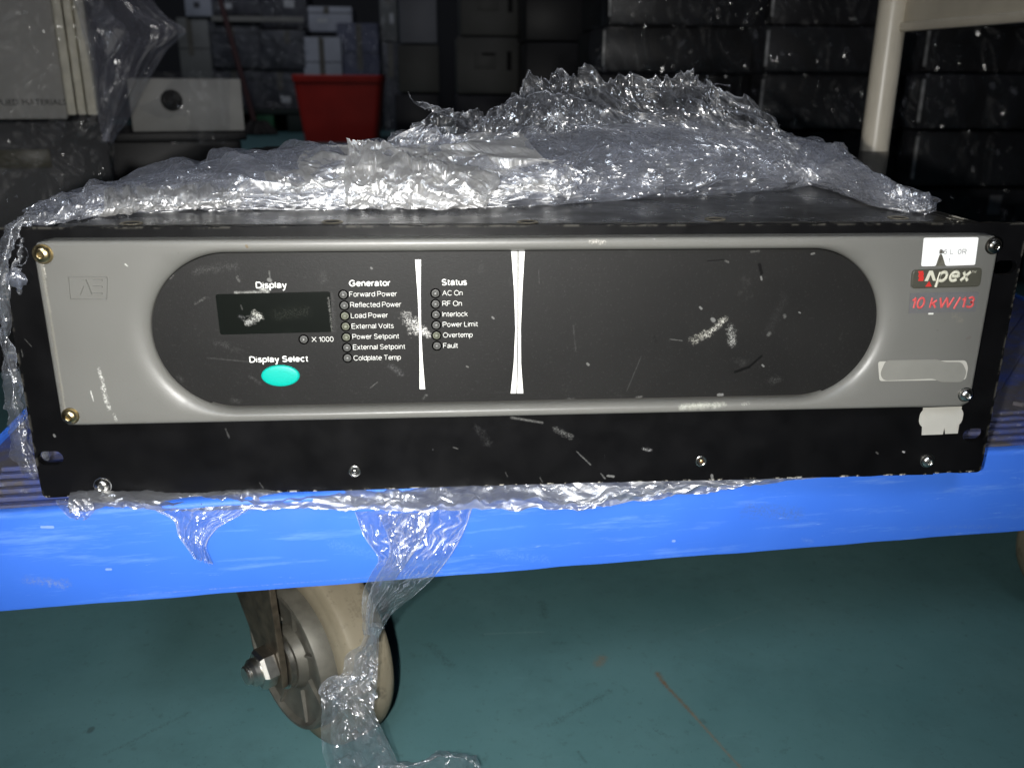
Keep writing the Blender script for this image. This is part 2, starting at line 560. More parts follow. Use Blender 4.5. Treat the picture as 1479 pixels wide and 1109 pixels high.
def sans(s, px0, px1, base, plane_y, mt, parent, w=.062, shear=0.0, py1=None, sz=None, gap=.20):
    """grotesque lettering built of round strokes, pressed flat on the panel"""
    cu = bpy.data.curves.new('lettering', 'CURVE')
    cu.dimensions = '3D'
    cu.bevel_depth = w
    cu.bevel_resolution = 1
    cu.use_fill_caps = True
    x = 0.0
    for ch in s:
        gw, sts = GLY[ch]
        for st in split_sharp(sts):
            sp = cu.splines.new('POLY')
            sp.points.add(len(st) - 1)
            for pt, (gx, gy) in zip(sp.points, st):
                pt.co = (x + gx + shear * gy, gy * (1 - 2 * w) + w if gy >= 0 else gy, 0, 1)
        x += gw + gap + 1.2 * w
    ob = bpy.data.objects.new('tmp', cu)
    COL.objects.link(ob)
    bpy.context.view_layer.update()
    me = bpy.data.meshes.new_from_object(ob.evaluated_get(bpy.context.evaluated_depsgraph_get()))
    bpy.data.objects.remove(ob)
    a = ony(px0, base, plane_y)
    b = ony(px1, py1 if py1 is not None else base, plane_y)
    co = np.array([v.co[:] for v in me.vertices])
    x0, x1 = co[:, 0].min(), co[:, 0].max()
    sx = (b[0] - a[0]) / (x1 - x0)
    sy = sz or sx
    for v in me.vertices:
        v.co = Vector((a[0] + (v.co.x - x0) * sx, plane_y - .02 - v.co.z * sx * .5, a[2] + v.co.y * sy)) / 1000
    me.materials.clear()
    me.materials.append(mt)
    me.name = 'lettering'
    o = bpy.data.objects.new('lettering', me)
    COL.objects.link(o)
    o.parent = parent
    return o


def P2(px, py, y):
    q = ony(px, py, y)
    return (q[0], q[2])


# ------------------------------------------------------------------ setting: floor, back wall
FLOOR = -236.0


def fl(px, py):
    return tuple(onz(px, py, FLOOR))


t = NT('teal_floor_paint')
p = t.obj()
c = t.mix(t.ramp(t.noise(p, 7, 5, .6), .35, .65), (.072, .162, .168), (.092, .192, .199))
c = t.mix(t.ramp(t.noise(p, 130, 3, .7), .60, .72, 0, .4), c, (.045, .085, .085))
c = t.mix(t.ramp(t.noise(p, 16, 6, .75), .50, .70, 0, .35), c, (.055, .115, .12))
c = t.mix(t.ramp(t.noise(p, 1, 5, .8, (22, 150, 60)), .64, .74, 0, .3), c, (.14, .24, .25))
c = t.mix(t.ramp(t.noise(p, 520, 2, .6), .70, .74, 0, .5), c, (.02, .03, .03))
DK, RU, BR = (.025, .035, .035, .6), (.16, .075, .03, 1.0), (.20, .13, .075, .9)
mk = [(fl(950, 972), fl(958, 985), 3.2, RU, 1.2), (fl(958, 985), fl(1000, 1030), 2.3, RU, 1.5), (fl(1000, 1030), fl(1078, 1118), 1.8, BR, 1.5),
      (fl(1014, 1040), fl(1017, 1042), 3, DK, 1.2), (fl(864, 958), fl(870, 950), 5.5, BR, 1.1),
      (fl(796, 1046), fl(880, 998), 3.4, DK, 2.6), (fl(800, 928), fl(815, 928), 3, DK, 2.4), (fl(783, 870), fl(786, 890), 5, DK, 2.6),
      (fl(945, 1052), fl(964, 1064), 2.0, DK, 2.2), (fl(835, 1085), fl(846, 1100), 1.6, DK, 1.6), (fl(1295, 960), fl(1303, 964), 1.5, DK, 1.2),
      (fl(130, 1055), fl(132, 1052), 3, DK, .8), (fl(150, 1090), fl(270, 1030), 2.2, (.03, .05, .05, .6), 2.4), (fl(700, 915), fl(785, 912), 1.2, (.2, .28, .27, .5), 1.6),
      (fl(1000, 915), fl(1100, 880), 2.0, (.2, .26, .25, .4), 2.4), (fl(620, 930), fl(650, 960), 5, DK, 2.7)]
c = t.marks(c, mk, 260)
t.base(c, t.ramp(t.noise(p, 20, 4), .3, .7, .38, .6), 0, .35)
t.bump(t.noise(p, 60, 4), .12, .002)
M_FLOOR = t.m
bm = bmesh.new()
bmesh.ops.create_grid(bm, x_segments=8, y_segments=8, size=1)
for v in bm.verts:
    v.co = Vector((v.co.x * 14000, v.co.y * 14000 + 6000, FLOOR))
tag(finish('floor', bm, M_FLOOR), kind='structure')
M_WALL = plain('dark_warehouse_wall', (.05, .05, .055), .8)
tag(bx('back_wall', -9000, 9000, 9200, 9300, FLOOR, 4200, M_WALL), kind='structure')

# ------------------------------------------------------------------ trolley
TZ = math.radians(4.795)
TO = np.array([0.0, 3.5, FLOOR])
EU = np.array([math.cos(TZ), math.sin(TZ), 0.0])
EN = np.array([-math.sin(TZ), math.cos(TZ), 0.0])
H0 = -FLOOR                                     # deck top above the trolley's own origin


def tl(pt):
    """world mm -> trolley frame"""
    d = np.asarray(pt, float) - TO
    return np.array([d @ EU, d @ EN, d[2]])


t = NT('blue_trolley_paint')
p = t.obj()
c = t.mix(t.ramp(t.noise(p, 9, 3, .6), .3, .7), (.040, .150, .66), (.052, .185, .74))
st = t.ramp(t.noise(p, 1, 5, .75, (11, 11, 120)), .54, .74, 0, .55)
c = t.mix(st, c, (.20, .38, .78))
sf = t.ramp(t.noise(p, 1, 4, .8, (45, 45, 300)), .66, .74, 0, .5)
c = t.mix(sf, c, (.4, .55, .8))


def bp_(px, py):
    q = onpl(px, py, TO, -EN)
    return tuple(tl(q))


mk = [(bp_(72, 842), bp_(90, 846), 2.2, (.2, .3, .6, .5), 2.2), (bp_(40, 838), bp_(95, 842), 3, (.2, .25, .4, .5), 2.4), (bp_(60, 761), bp_(76, 761), .8, (.3, .42, .8, .7), 1),
      (bp_(154, 822), bp_(160, 822), .8, (.3, .42, .8, .7), 1), (bp_(1080, 735), bp_(1150, 742), 6, (.07, .14, .4, .7), 2), (bp_(480, 785), bp_(540, 800), 4, (.12, .27, .75, .4), 2.4),
      (bp_(972, 781), bp_(974, 781), .9, (.3, .42, .8, .7), .8), (bp_(1160, 780), bp_(1172, 782), 2, (.16, .28, .65, .5), 2.4), (bp_(1325, 762), bp_(1440, 760), 1.8, (.14, .24, .6, .4), 2.6),
      (bp_(720, 800), bp_(790, 808), 3, (.14, .3, .75, .35), 2.6), (bp_(180, 860), bp_(640, 826), .5, (.3, .36, .5, .4), 2.0)]
c = t.marks(c, mk, 300)
t.base(c, t.ramp(t.noise(p, 30, 4), .3, .7, .38, .55), 0, .4)
t.bump(t.noise(p, 35, 4, .6), .12, .0015)
M_BLUE = t.m

t = NT('dirty_blue_deck_plastic')
p = t.obj()
c = t.mix(t.ramp(t.noise(p, 26, 5, .7), .36, .56), (.035, .065, .26), (.085, .078, .085))
c = t.mix(t.ramp(t.noise(p, 260, 3, .7), .6, .72, 0, .6), c, (.25, .27, .33))
t.base(c, .6, 0, .3)
t.bump(t.noise(p, 300, 3), .2, .0008)
M_DECK = t.m

M_STEEL = plain('dull_zinc_steel', (.40, .36, .28), .42, .9, var=.3, scale=90)
M_FORK = plain('brown_bracket_steel', (.085, .07, .05), .5, .55, var=.45, scale=120)
M_NUT = plain('bright_zinc_nut', (.62, .60, .55), .3, 1.0, var=.15, scale=200)
t = NT('tan_caster_rubber')
p = t.obj()
c = t.mix(t.ramp(t.noise(p, 28, 4, .6), .35, .7), (.235, .205, .145), (.185, .16, .11))
c = t.mix(t.ramp(t.noise(p, 70, 6, .8), .56, .70, 0, .85), c, (.07, .058, .04))
t.base(c, .62, 0, .3)
t.bump(t.noise(p, 240, 3), .2, .001)
M_TYRE = t.m
M_HUB = plain('grey_caster_hub', (.11, .104, .085), .5, .35, var=.3, scale=80)
M_BLACK = plain('black_void', (.006, .006, .006), .7)
M_POST = plain('beige_powder_coat', (.60, .55, .45), .33, 0, .5, var=.06, scale=40)
M_POSTD = plain('dark_post_sleeve', (.2, .18, .15), .5)

trolley = thing('platform_trolley', 'blue platform trolley on tan casters with a beige post, carrying the rack generator', 'trolley', TO, TZ)
DX0, DX1, DY1 = -288.0, 545.0, 600.0
bm = bmesh.new()
box(bm, DX0, DX1, 3.0, DY1, H0 - 40, H0 - 2.5)
for k in range(6):                                              # raised ribs along the front edge
    y = 9 + 9.5 * k
    box(bm, DX0 + 14, -190 + 0 * k, y, y + 4.5, H0 - 2.5, H0 + .2, .8, 1)
    box(bm, -186, 196, y, y + 4.5, H0 - 2.5, H0 - .6, .8, 1)
    box(bm, 200 - 0 * k, DX1 - 14, y, y + 4.5, H0 - 2.5, H0 + .2, .8, 1)
for s in range(-8, 34):                                         # diagonal ribs behind them
    x0 = DX0 + s * 24.0
    n0 = len(bm.verts)
    ln = 230
    y0 = 72
    xa, xb = x0, x0 + ln
    if xa < DX0 + 10 or xb > DX1 + 120:
        pass
    pts = []
    for tt in np.linspace(0, 1, 12):
        x, y = xa + ln * tt, y0 + ln * tt
        if DX0 + 10 < x < DX1 - 10 and y < DY1 - 10:
            pts.append((x, y))
    if len(pts) > 2:
        (ax, ay), (bx_, by_) = pts[0], pts[-1]
        q = [(ax - 2.2, ay + 2.2), (ax + 2.2, ay - 2.2), (bx_ + 2.2, by_ - 2.2), (bx_ - 2.2, by_ + 2.2)]
        vs = [bm.verts.new((x, y, z)) for z in (H0 - 2.5, H0) for x, y in q]
        for f in ((4, 5, 6, 7), (0, 1, 5, 4), (1, 2, 6, 5), (2, 3, 7, 6), (3, 0, 4, 7)):
            bm.faces.new([vs[i] for i in f])
finish('deck', bm, M_DECK, trolley)
bm = bmesh.new()
nx = 120
prof = [(8, H0 - 3.2), (6.5, H0 + .1), (3.4, H0 + .2), (1.6, H0 - .2), (.5, H0 - 1.2), (0, H0 - 2.8), (0, H0 - 50.6), (.5, H0 - 51.8), (1.6, H0 - 52.3), (12, H0 - 52.3), (12, H0 - 40.5)]
xs = np.linspace(DX0 - 4, DX1 + 4, nx)
rows = []
for y, z in prof:
    wob = .35 if z < H0 - 50 else .2
    rows.append([bm.verts.new((x, y + .25 * vnoise(np.array([x * .012]), np.array([z * .03]), np.array([1.]), 5)[0],
                               z + wob * vnoise(np.array([x * .05]), np.array([y * .0]), np.array([2.]), 6)[0])) for x in xs])
for a, b in zip(rows, rows[1:]):
    for i in range(nx - 1):
        bm.faces.new((a[i], a[i + 1], b[i + 1], b[i]))
finish('front_beam', bm, M_BLUE, trolley)
bx('side_beam', DX0 - 4, DX0 - .2, 12.4, DY1, H0 - 52, H0, M_BLUE, trolley, .8)
bx('side_beam', DX1 + .2, DX1 + 4, 12.4, DY1, H0 - 52, H0, M_BLUE, trolley, .8)
bx('rear_beam', DX0 - 4, DX1 + 4, DY1 + .2, DY1 + 5, H0 - 52, H0, M_BLUE, trolley, .8)

# posts and the plate between them
pw = ony(1276, 120, 500)
post = tl((pw[0] - .5, 500, 0))
for (x, y) in ((post[0], post[1]), (post[0] + 4, post[1] - 430)):
    bm = bmesh.new()
    lathe(bm, [(14, 128), (14, 640), (0, 640)], (x, y, H0), (0, 0, 1), 28)
    po = finish('handle_post', bm, M_POST, trolley)
    bm = bmesh.new()
    lathe(bm, [(0, -3), (17, -3), (17, 6), (14.6, 9), (14.6, 128.5), (0, 128.5)], (x, y, H0), (0, 0, 1), 28)
    finish('post_sleeve', bm, M_POSTD, po)
q = tl(ony(1305, 47, 492))
zb = q[2]
bm = bmesh.new()
box(bm, post[0] + 5, post[0] + 9, post[1] - 424, post[1] - 6, zb + 8, zb + 330, 1.0)
box(bm, post[0] + 1, post[0] + 13, post[1] - 424, post[1] - 6, zb, zb + 9, 3, 3)
finish('handle_plate', bm, M_POST, trolley)


def make_caster(wx, wy, alpha, nut=True):
    """wheel centre in the trolley frame, axle pointing along alpha (from -x towards -y)"""
    ax = np.array([-math.cos(alpha), -math.sin(alpha), 0])
    dr = np.array([-math.sin(alpha), math.cos(alpha), 0])        # away from the swivel's lead
    R = 68.0
    # the fork leans back over the wheel along dr
    cs = bpy.data.objects.new('caster', None)
    COL.objects.link(cs)
    cs.parent = trolley
    cs.location = (wx / 1000, wy / 1000, 0)
    C0 = (0, 0, R)
    bm = bmesh.new()
    lathe(bm, [(46, -20), (52, -22), (60, -21), (64.5, -19), (66.5, -15), (67, -10), (67.2, 4), (66.8, 8), (66, 9.2), (60.5, 11.2), (59, 11.6), (58, 12.2), (52, 13), (46, 12)], C0, ax, 80)
    finish('tyre', bm, M_TYRE, cs, angle=40)
    bm = bmesh.new()
    lathe(bm, [(0, -19), (47, -19), (49.5, -22), (50.5, 13), (49.8, 20), (48.5, 24), (46, 24.4), (44, 21), (25, 17.5), (22, 18), (20, 24), (0, 24)], C0, ax, 72)
    for k in range(8):
        a = 2 * math.pi * k / 8 + .3
        e1 = np.array([dr[0] * math.cos(a), dr[1] * math.cos(a), math.sin(a)])
        e2 = np.array([-dr[0] * math.sin(a), -dr[1] * math.sin(a), math.cos(a)])
        vs = []
        for rr, w, hh in ((24, 1.6, 20), (44.5, 1.6, 23)):
            for sgn, h in ((-1, 16), (-.5, hh), (.5, hh), (1, 16)):
                vs.append(bm.verts.new(Vector(np.array(C0) + e1 * rr + e2 * (w * sgn) + ax * h)))
        for i in range(3):
            bm.faces.new((vs[i], vs[i + 1], vs[5 + i], vs[4 + i]))
    finish('hub', bm, M_HUB, cs)
    for sg in (1, -1):
        bm = bmesh.new()
        off = 31.0 * sg
        pr = [(-13, -12), (0, -17), (12, -13), (17, 0), (48, 40), (86, 76), (-5, 76), (-9, 40), (-14, 0)]
        vs = []
        for h in (off - 2.2, off + 2.2):
            vs.append([bm.verts.new(Vector(np.array(C0) + dr * a + np.array([0, 0, b]) + ax * h)) for a, b in pr])
        bm.faces.new(vs[0])
        bm.faces.new(vs[1][::-1])
        for i in range(len(pr)):
            j = (i + 1) % len(pr)
            bm.faces.new((vs[0][i], vs[0][j], vs[1][j], vs[1][i]))
        bmesh.ops.recalc_face_normals(bm, faces=bm.faces)
        bmesh.ops.bevel(bm, geom=list(bm.edges), offset=.5, segments=1, affect='EDGES')
        finish('fork_leg', bm, M_FORK, cs)
    bm = bmesh.new()
    lathe(bm, [(0, 23.5), (16, 23.5), (19, 25), (19, 28.4), (0, 28.4)], C0, ax, 40)
    finish('washer', bm, M_NUT, cs)
    bm = bmesh.new()
    lathe(bm, [(0, 32.6), (12.2, 32.6), (13.6, 34), (13.6, 41), (12, 43.5), (9.2, 43.5)], C0, ax, 6)
    lathe(bm, [(9.2, 43.5), (9.0, 47), (7, 49), (7, 45)], C0, ax, 20)
    lathe(bm, [(6.6, 45), (6.6, 46.5), (6, 47.3), (6.6, 48), (6, 48.8), (6.6, 49.5), (6, 50.3), (6.4, 51), (5.4, 52), (0, 52)], C0, ax, 20)
    finish('axle_nut', bm, M_NUT, cs, angle=25)
    bm = bmesh.new()
    cc = np.array(C0) + dr * -30 * -1 * -1
    hx = H0 - R - 41
    lathe(bm, [(0, 76), (44, 76), (46, 82), (46, 92), (38, 98), (38, hx + .6), (0, hx + .6)], (dr[0] * 24, dr[1] * 24, R), (0, 0, 1), 40)
    finish('swivel_head', bm, M_STEEL, cs)
    return cs


nutw = onpl(370, 950, TO + 96 * EN, EN)
AL = math.radians(33)
ct = tl(nutw)
axl = np.array([-math.cos(AL), -math.sin(AL)])
make_caster(ct[0] - axl[0] * 43, ct[1] - axl[1] * 43, AL)
make_caster(520, 158, math.radians(78))
make_caster(ct[0] - 20, 480, math.radians(30))
make_caster(440, 480, math.radians(20))

# ------------------------------------------------------------------ the generator
YB, YP, YC = -9.3, -4.8, -1.4            # bezel face, control panel face, lower cover face
WHT, SIL, BLK = (.26, .26, .25, .45), (.12, .12, .115, .45), (.0003, .0003, .0003)


def mkp(a, b, r, c, brk, y):
    A, B = ony(*a, y), ony(*b, y)
    return (tuple(A), tuple(B), r, c, brk)


gen = thing('rack_generator', 'grey and black rack-mount power generator with dark pill-shaped control panel, standing on the blue trolley', 'generator')

t = NT('satin_black_enamel')
p = t.obj()
sp = t.n('ShaderNodeSeparateXYZ', {0: p})
c = t.mix(t.ramp(t.noise(p, 40, 5), .35, .7), (.0022, .0022, .0025), (.004, .004, .0045))
c = t.mix(t.ramp(t.noise(p, 1, 3, .8, (900, 900, 160)), .735, .76, 0, .5), c, (.1, .1, .1))
wear = t.math('MULTIPLY', t.ramp(sp.outputs[2], .0012, .0003), t.ramp(t.noise(p, 160, 4, .7), .54, .60))
wr2 = t.math('MULTIPLY', t.ramp(t.math('ABSOLUTE', sp.outputs[0]), .2400, .2410), t.ramp(t.noise(p, 120, 4, .7), .48, .54))
wr3 = t.math('MULTIPLY', t.ramp(sp.outputs[2], .1312, .1322), t.ramp(t.noise(p, 110, 4, .7), .5, .56))
wear = t.math('MAXIMUM', wear, t.math('MULTIPLY', t.math('MAXIMUM', wr2, wr3), .10))
c = t.mix(wear, c, (.42, .40, .34))
mk = [mkp((738, 603), (783, 610), .9, WHT, 1.2, YC), mkp((802, 619), (824, 631), 1.9, WHT, 2.6, YC), mkp((833, 652), (853, 671), .55, WHT, 1.5, YC),
      mkp((868, 684), (874, 691), .6, WHT, 1.2, YC), mkp((930, 648), (940, 650), 1.1, (.3, .3, .3), 2.2, YC), mkp((878, 687), (886, 688), .8, WHT, 1, YC),
      mkp((1028, 686), (1029, 692), .9, WHT, .8, YC), mkp((326, 620), (331, 632), .6, SIL, 1.8, YC), mkp((655, 646), (661, 648), .5, WHT, 1.2, YC),
      mkp((375, 697), (380, 705), .5, SIL, 1.4, YC), mkp((780, 690), (784, 697), .5, SIL, 1.4, YC), mkp((730, 682), (733, 688), .5, SIL, 1.3, YC),
      mkp((122, 640), (130, 682), .35, (.2, .2, .2), 1.5, YC), mkp((1363, 640), (1352, 680), .35, (.4, .4, .38), 1.8, YC), mkp((78, 628), (79, 630), .7, WHT, .5, 0),
      mkp((36, 490), (45, 500), .4, SIL, 1.7, 0), mkp((31, 505), (33, 515), .4, SIL, 1.7, 0),
      mkp((1266, 653), (1268, 655), .6, SIL, .8, YC), mkp((1304, 652), (1306, 653), .6, (.3, .3, .3), .8, YC), mkp((690, 618), (705, 640), 2.5, (.04, .04, .04, .6), 2.6, YC)]
c = t.marks(c, mk, 520)
t.base(c, t.ramp(t.noise(p, 60, 4), .3, .7, .36, .55), 0, .12)
t.bump(t.noise(p, 1500, 2), .08, .0004)
M_ENAMEL = t.m

t = NT('worn_black_chassis')
p = t.obj()
sp = t.n('ShaderNodeSeparateXYZ', {0: p})
c = t.mix(t.ramp(t.noise(p, 30, 5), .3, .7), (.018, .018, .017), (.034, .033, .031))
scr = t.ramp(t.noise(p, 1, 4, .75, (420, 30, 200)), .66, .74, 0, .5)
c = t.mix(scr, c, (.12, .12, .11))
scr2 = t.ramp(t.noise(p, 1, 3, .7, (18, 900, 200)), .71, .74, 0, .6)
c = t.mix(scr2, c, (.3, .3, .28))
t.base(c, t.ramp(t.noise(p, 50, 4), .3, .7, .2, .42), .2, .7)
t.bump(t.noise(p, 200, 4), .08, .0008)
M_CHASSIS = t.m

t = NT('grey_moulded_bezel')
p = t.obj()
c = t.mix(t.ramp(t.noise(p, 12, 3), .3, .7), (.128, .127, .117), (.142, .141, .130))
c = t.mix(t.ramp(t.noise(p, 340, 3, .8), .70, .74, 0, .5), c, (.085, .08, .07))
PW_ = (.75, .75, .70)
mk = [mkp((143, 533), (151, 562), 1.0, PW_, 2.2, YB), mkp((149, 560), (157, 590), 1.3, PW_, 2.4, YB), mkp((165, 599), (168, 607), .9, PW_, 2, YB), mkp((131, 565), (135, 579), .4, PW_, 1.8, YB),
      mkp((60, 380), (72, 450), .8, (.36, .345, .30, .9), 1.6, YB), mkp((72, 450), (94, 592), .7, (.30, .285, .245, .8), 1.9, YB), mkp((62, 384), (68, 425), 1.3, (.10, .09, .07, .8), 2.4, YB), mkp((68, 425), (92, 592), 1.0, (.11, .10, .08, .75), 2.6, YB), mkp((58, 355), (66, 400), .5, (.5, .48, .42), 2.5, YB),
      mkp((852, 348), (872, 350), 1.4, (.55, .52, .46, .8), 2.5, YB), mkp((985, 588), (1045, 583), 2.4, (.52, .53, .46, .7), 1.9, YB), mkp((1075, 583), (1083, 580), 1.5, (.55, .55, .5, .7), 2.4, YB),
      mkp((930, 341), (946, 345), .6, PW_, 1.6, YB), mkp((1397, 489), (1401, 487), .8, (.12, .11, .10), 1, YB), mkp((1342, 453), (1347, 453), .6, PW_, .8, YB), mkp((200, 480), (203, 483), .4, PW_, 1, YB),
      mkp((181, 382), (184, 384), .5, PW_, 1.6, YB), mkp((356, 355), (357, 357), .7, (.12, .09, .05), .8, YB), mkp((1378, 456), (1388, 462), 2.2, (.2, .185, .15, .7), 2, YB), mkp((119, 605), (140, 613), 1.2, (.14, .13, .11, .7), 2.4, YB)]
c = t.marks(c, mk, 480)
t.base(c, t.ramp(t.noise(p, 60, 3), .3, .7, .34, .44), 0, .42)
t.bump(t.noise(p, 1100, 2), .09, .0004)
M_BEZEL = t.m

t = NT('charcoal_overlay')
p = t.obj()
c = t.mix(t.ramp(t.noise(p, 22, 5), .3, .7), (.0082, .0081, .0078), (.0115, .0113, .0108))
c = t.mix(t.ramp(t.noise(p, 900, 2, .7), .60, .72, 0, .25), c, (.045, .044, .042))
c = t.mix(t.ramp(t.noise(p, 55, 5, .75), .64, .76, 0, .45), c, (.045, .045, .043))
c = t.mix(t.ramp(t.noise(p, 1, 4, .8, (30, 30, 700)), .70, .75, 0, .25), c, (.06, .06, .057))
G1, G2 = (.16, .16, .15, .6), (.055, .055, .053, .6)
mk = [mkp((1002, 491), (1022, 482), 2.6, (.42, .41, .36, .85), 2.2, YP), mkp((1020, 484), (1048, 460), 1.9, (.5, .49, .44, .9), 2.1, YP), mkp((1055, 474), (1058, 495), 2.6, (.36, .36, .34, .85), 2.2, YP),
      mkp((1029, 461), (1031, 463), 1.2, WHT, .8, YP), mkp((1003, 489), (1008, 488), 1.2, BLK, 1.6, YP), mkp((1046, 457), (1050, 459), 1.2, BLK, 1.2, YP),
      mkp((1062, 537), (1082, 530), .9, BLK, .8, YP), mkp((1082, 530), (1100, 514), .75, BLK, .6, YP), mkp((1022, 377), (1046, 375), .35, BLK, .6, YP), mkp((1097, 382), (1100, 395), 1.0, BLK, .8, YP),
      mkp((1099, 400), (1100, 404), .6, WHT, .8, YP), mkp((1048, 377), (1052, 379), .6, G1, 1.4, YP), mkp((945, 487), (947, 493), 1.0, BLK, 2.0, YP), mkp((968, 490), (985, 492), .4, G1, 1.5, YP),
      mkp((1085, 364), (1096, 363), .6, G1, 1.8, YP), mkp((1110, 480), (1133, 430), 2.8, (.03, .03, .03, .5), 2.3, YP), mkp((1110, 484), (1112, 481), 1.2, G1, 1.6, YP), mkp((1133, 455), (1134, 458), 1.0, G1, 1.8, YP),
      mkp((586, 456), (600, 478), 3.0, (.62, .61, .58, .9), 2.8, YP), mkp((598, 462), (612, 480), 2.2, (.62, .61, .58, .9), 2.8, YP), mkp((606, 478), (619, 484), 2.2, (.7, .69, .66, .9), 2.5, YP), mkp((586, 457), (592, 459), 1.6, BLK, 2.5, YP),
      mkp((389, 392), (390, 402), .5, G1, 1.3, YP), mkp((388, 404), (390, 405), 1.1, WHT, 1, YP), mkp((340, 423), (376, 422), 1.0, (.3, .3, .28, .7), 1.5, YP), mkp((378, 417), (386, 421), 1.5, (.6, .6, .56, .8), 1.2, YP),
      mkp((282, 392), (340, 384), 2.4, G2, 2.6, YP), mkp((343, 400), (345, 406), .8, G1, 2, YP), mkp((283, 438), (296, 430), .8, G1, 2.2, YP), mkp((246, 402), (250, 397), .8, G1, 2, YP), mkp((479, 425), (483, 478), 1.4, G2, 2.4, YP),
      mkp((312, 495), (330, 500), 2.0, G2, 2.7, YP), mkp((300, 517), (365, 523), .5, G2, 1.6, YP), mkp((361, 543), (375, 554), 1.0, G2, 2.4, YP), mkp((335, 577), (345, 580), 1.8, G2, 2.4, YP), mkp((258, 545), (262, 548), 1.6, G2, 2.2, YP),
      mkp((535, 560), (545, 552), .35, G1, 1.4, YP), mkp((467, 397), (468, 405), 2.2, G2, 2.2, YP), mkp((565, 530), (580, 540), 1.8, (.085, .085, .085, .7), 2.4, YP), mkp((778, 390), (779, 410), .35, G2, 1.5, YP), mkp((828, 470), (832, 508), .6, G2, 2.2, YP),
      mkp((905, 565), (926, 515), .4, G2, 1.7, YP), mkp((1011, 444), (1013, 446), .7, WHT, .8, YP), mkp((536, 387), (537, 388), .6, WHT, .6, YP), mkp((711, 458), (713, 460), .6, WHT, .6, YP), mkp((848, 525), (850, 527), .7, G1, .9, YP),
      mkp((1154, 451), (1156, 452), .5, WHT, .6, YP), mkp((1101, 527), (1103, 529), .6, WHT, .6, YP), mkp((674, 529), (676, 530), .5, G1, .6, YP), mkp((1115, 550), (1125, 548), 2.4, G2, 2.4, YP), mkp((1172, 367), (1176, 366), .6, G1, .8, YP),
      mkp((612, 575), (616, 571), .9, G1, 2, YP), mkp((1038, 570), (1043, 570), 1.0, WHT, .9, YP), mkp((920, 574), (926, 573), .9, G1, 1.2, YP), mkp((818, 577), (828, 576), .8, G1, 2, YP)]
c = t.marks(c, mk, 560)
t.base(c, .5, 0, .22)
t.bump(t.noise(p, 1600, 2, .7), .16, .0004)
M_PANEL = t.m

t = NT('smoked_display_glass')
c = t.mix(t.ramp(t.noise(t.obj(), 90, 5, .7), .55, .75), (.004, .0052, .0042), (.008, .0095, .008))
mk = [mkp((358, 466), (374, 458), 1.9, (.5, .5, .47), 2.5, YP), mkp((368, 452), (376, 458), 1.9, (.55, .55, .5), 2.5, YP), mkp((358, 465), (362, 466), 1.0, WHT, 1, YP), mkp((348, 441), (350, 447), .5, SIL, 1.6, YP),
      mkp((346, 457), (352, 459), 1.2, (.1, .1, .1), 2.5, YP), mkp((356, 457), (365, 456), .6, SIL, 1.4, YP), mkp((474, 430), (480, 478), .7, (.16, .16, .15), 2.6, YP), mkp((400, 455), (440, 450), 4, (.02, .022, .018, .8), 2.6, YP)]
t.base(t.marks(c, mk, 620), .22, 0, .4)
M_GLASS = t.m
M_INK = plain('white_ink', (.80, .80, .76), .5, var=.06, scale=300)
t = NT('green_rubber_button')
t.base((.0, .36, .29), .45, 0, .4)
t.bump(t.noise(t.obj(), 900, 2), .1, .0004)
M_BUTTON = t.m
t = NT('painted_recess_shade')
t.base((.0008, .0008, .0008), .9, 0, 0.0)  # shade of the lamp recesses put into the ring colour
M_RING = t.m
M_CHROME = plain('chrome_screw', (.62, .61, .58), .22, 1.0, var=.15, scale=300)
M_BRASS = plain('brassy_screw', (.58, .47, .26), .28, 1.0, var=.25, scale=300)
M_DARKSCREW = plain('dark_nickel_screw', (.22, .21, .19), .25, 1.0, var=.2, scale=300)
M_COPPER = plain('coppery_screw', (.50, .30, .14), .35, .9, var=.2, scale=300)
M_LED = plain('grey_lamp_lens', (.11, .11, .105), .3, var=.1, scale=500)
M_LEDG = plain('dusty_green_lamp_lens', (.13, .135, .10), .5, var=.35, scale=900)
M_BADGE = plain('olive_grey_badge', (.062, .061, .048), .35, 0, .5, var=.08, scale=200)
M_CREAM = plain('cream_badge_lettering', (.56, .55, .45), .4, var=.05)
M_RED = plain('red_badge_ink', (.50, .03, .025), .45, var=.08)
M_RED2 = plain('pinkish_red_ink', (.58, .085, .085), .5, var=.12, scale=500)
M_LABEL = plain('lilac_grey_label', (.115, .115, .119), .5, var=.08, scale=300)
M_STICK = plain('white_sticker_paper', (.88, .88, .87), .6, var=.03, scale=200)
M_GREYINK = plain('faded_grey_ink', (.30, .30, .30), .6, var=.3, scale=700)
M_DIRT = plain('grimy_torn_patch', (.085, .08, .062), .7, var=.5, scale=500)
M_PALE = plain('pale_grey_label_film', (.20, .198, .178), .5, var=.05, scale=90)
M_PALE2 = plain('ivory_label_paper', (.42, .41, .37), .6, var=.04, scale=90)

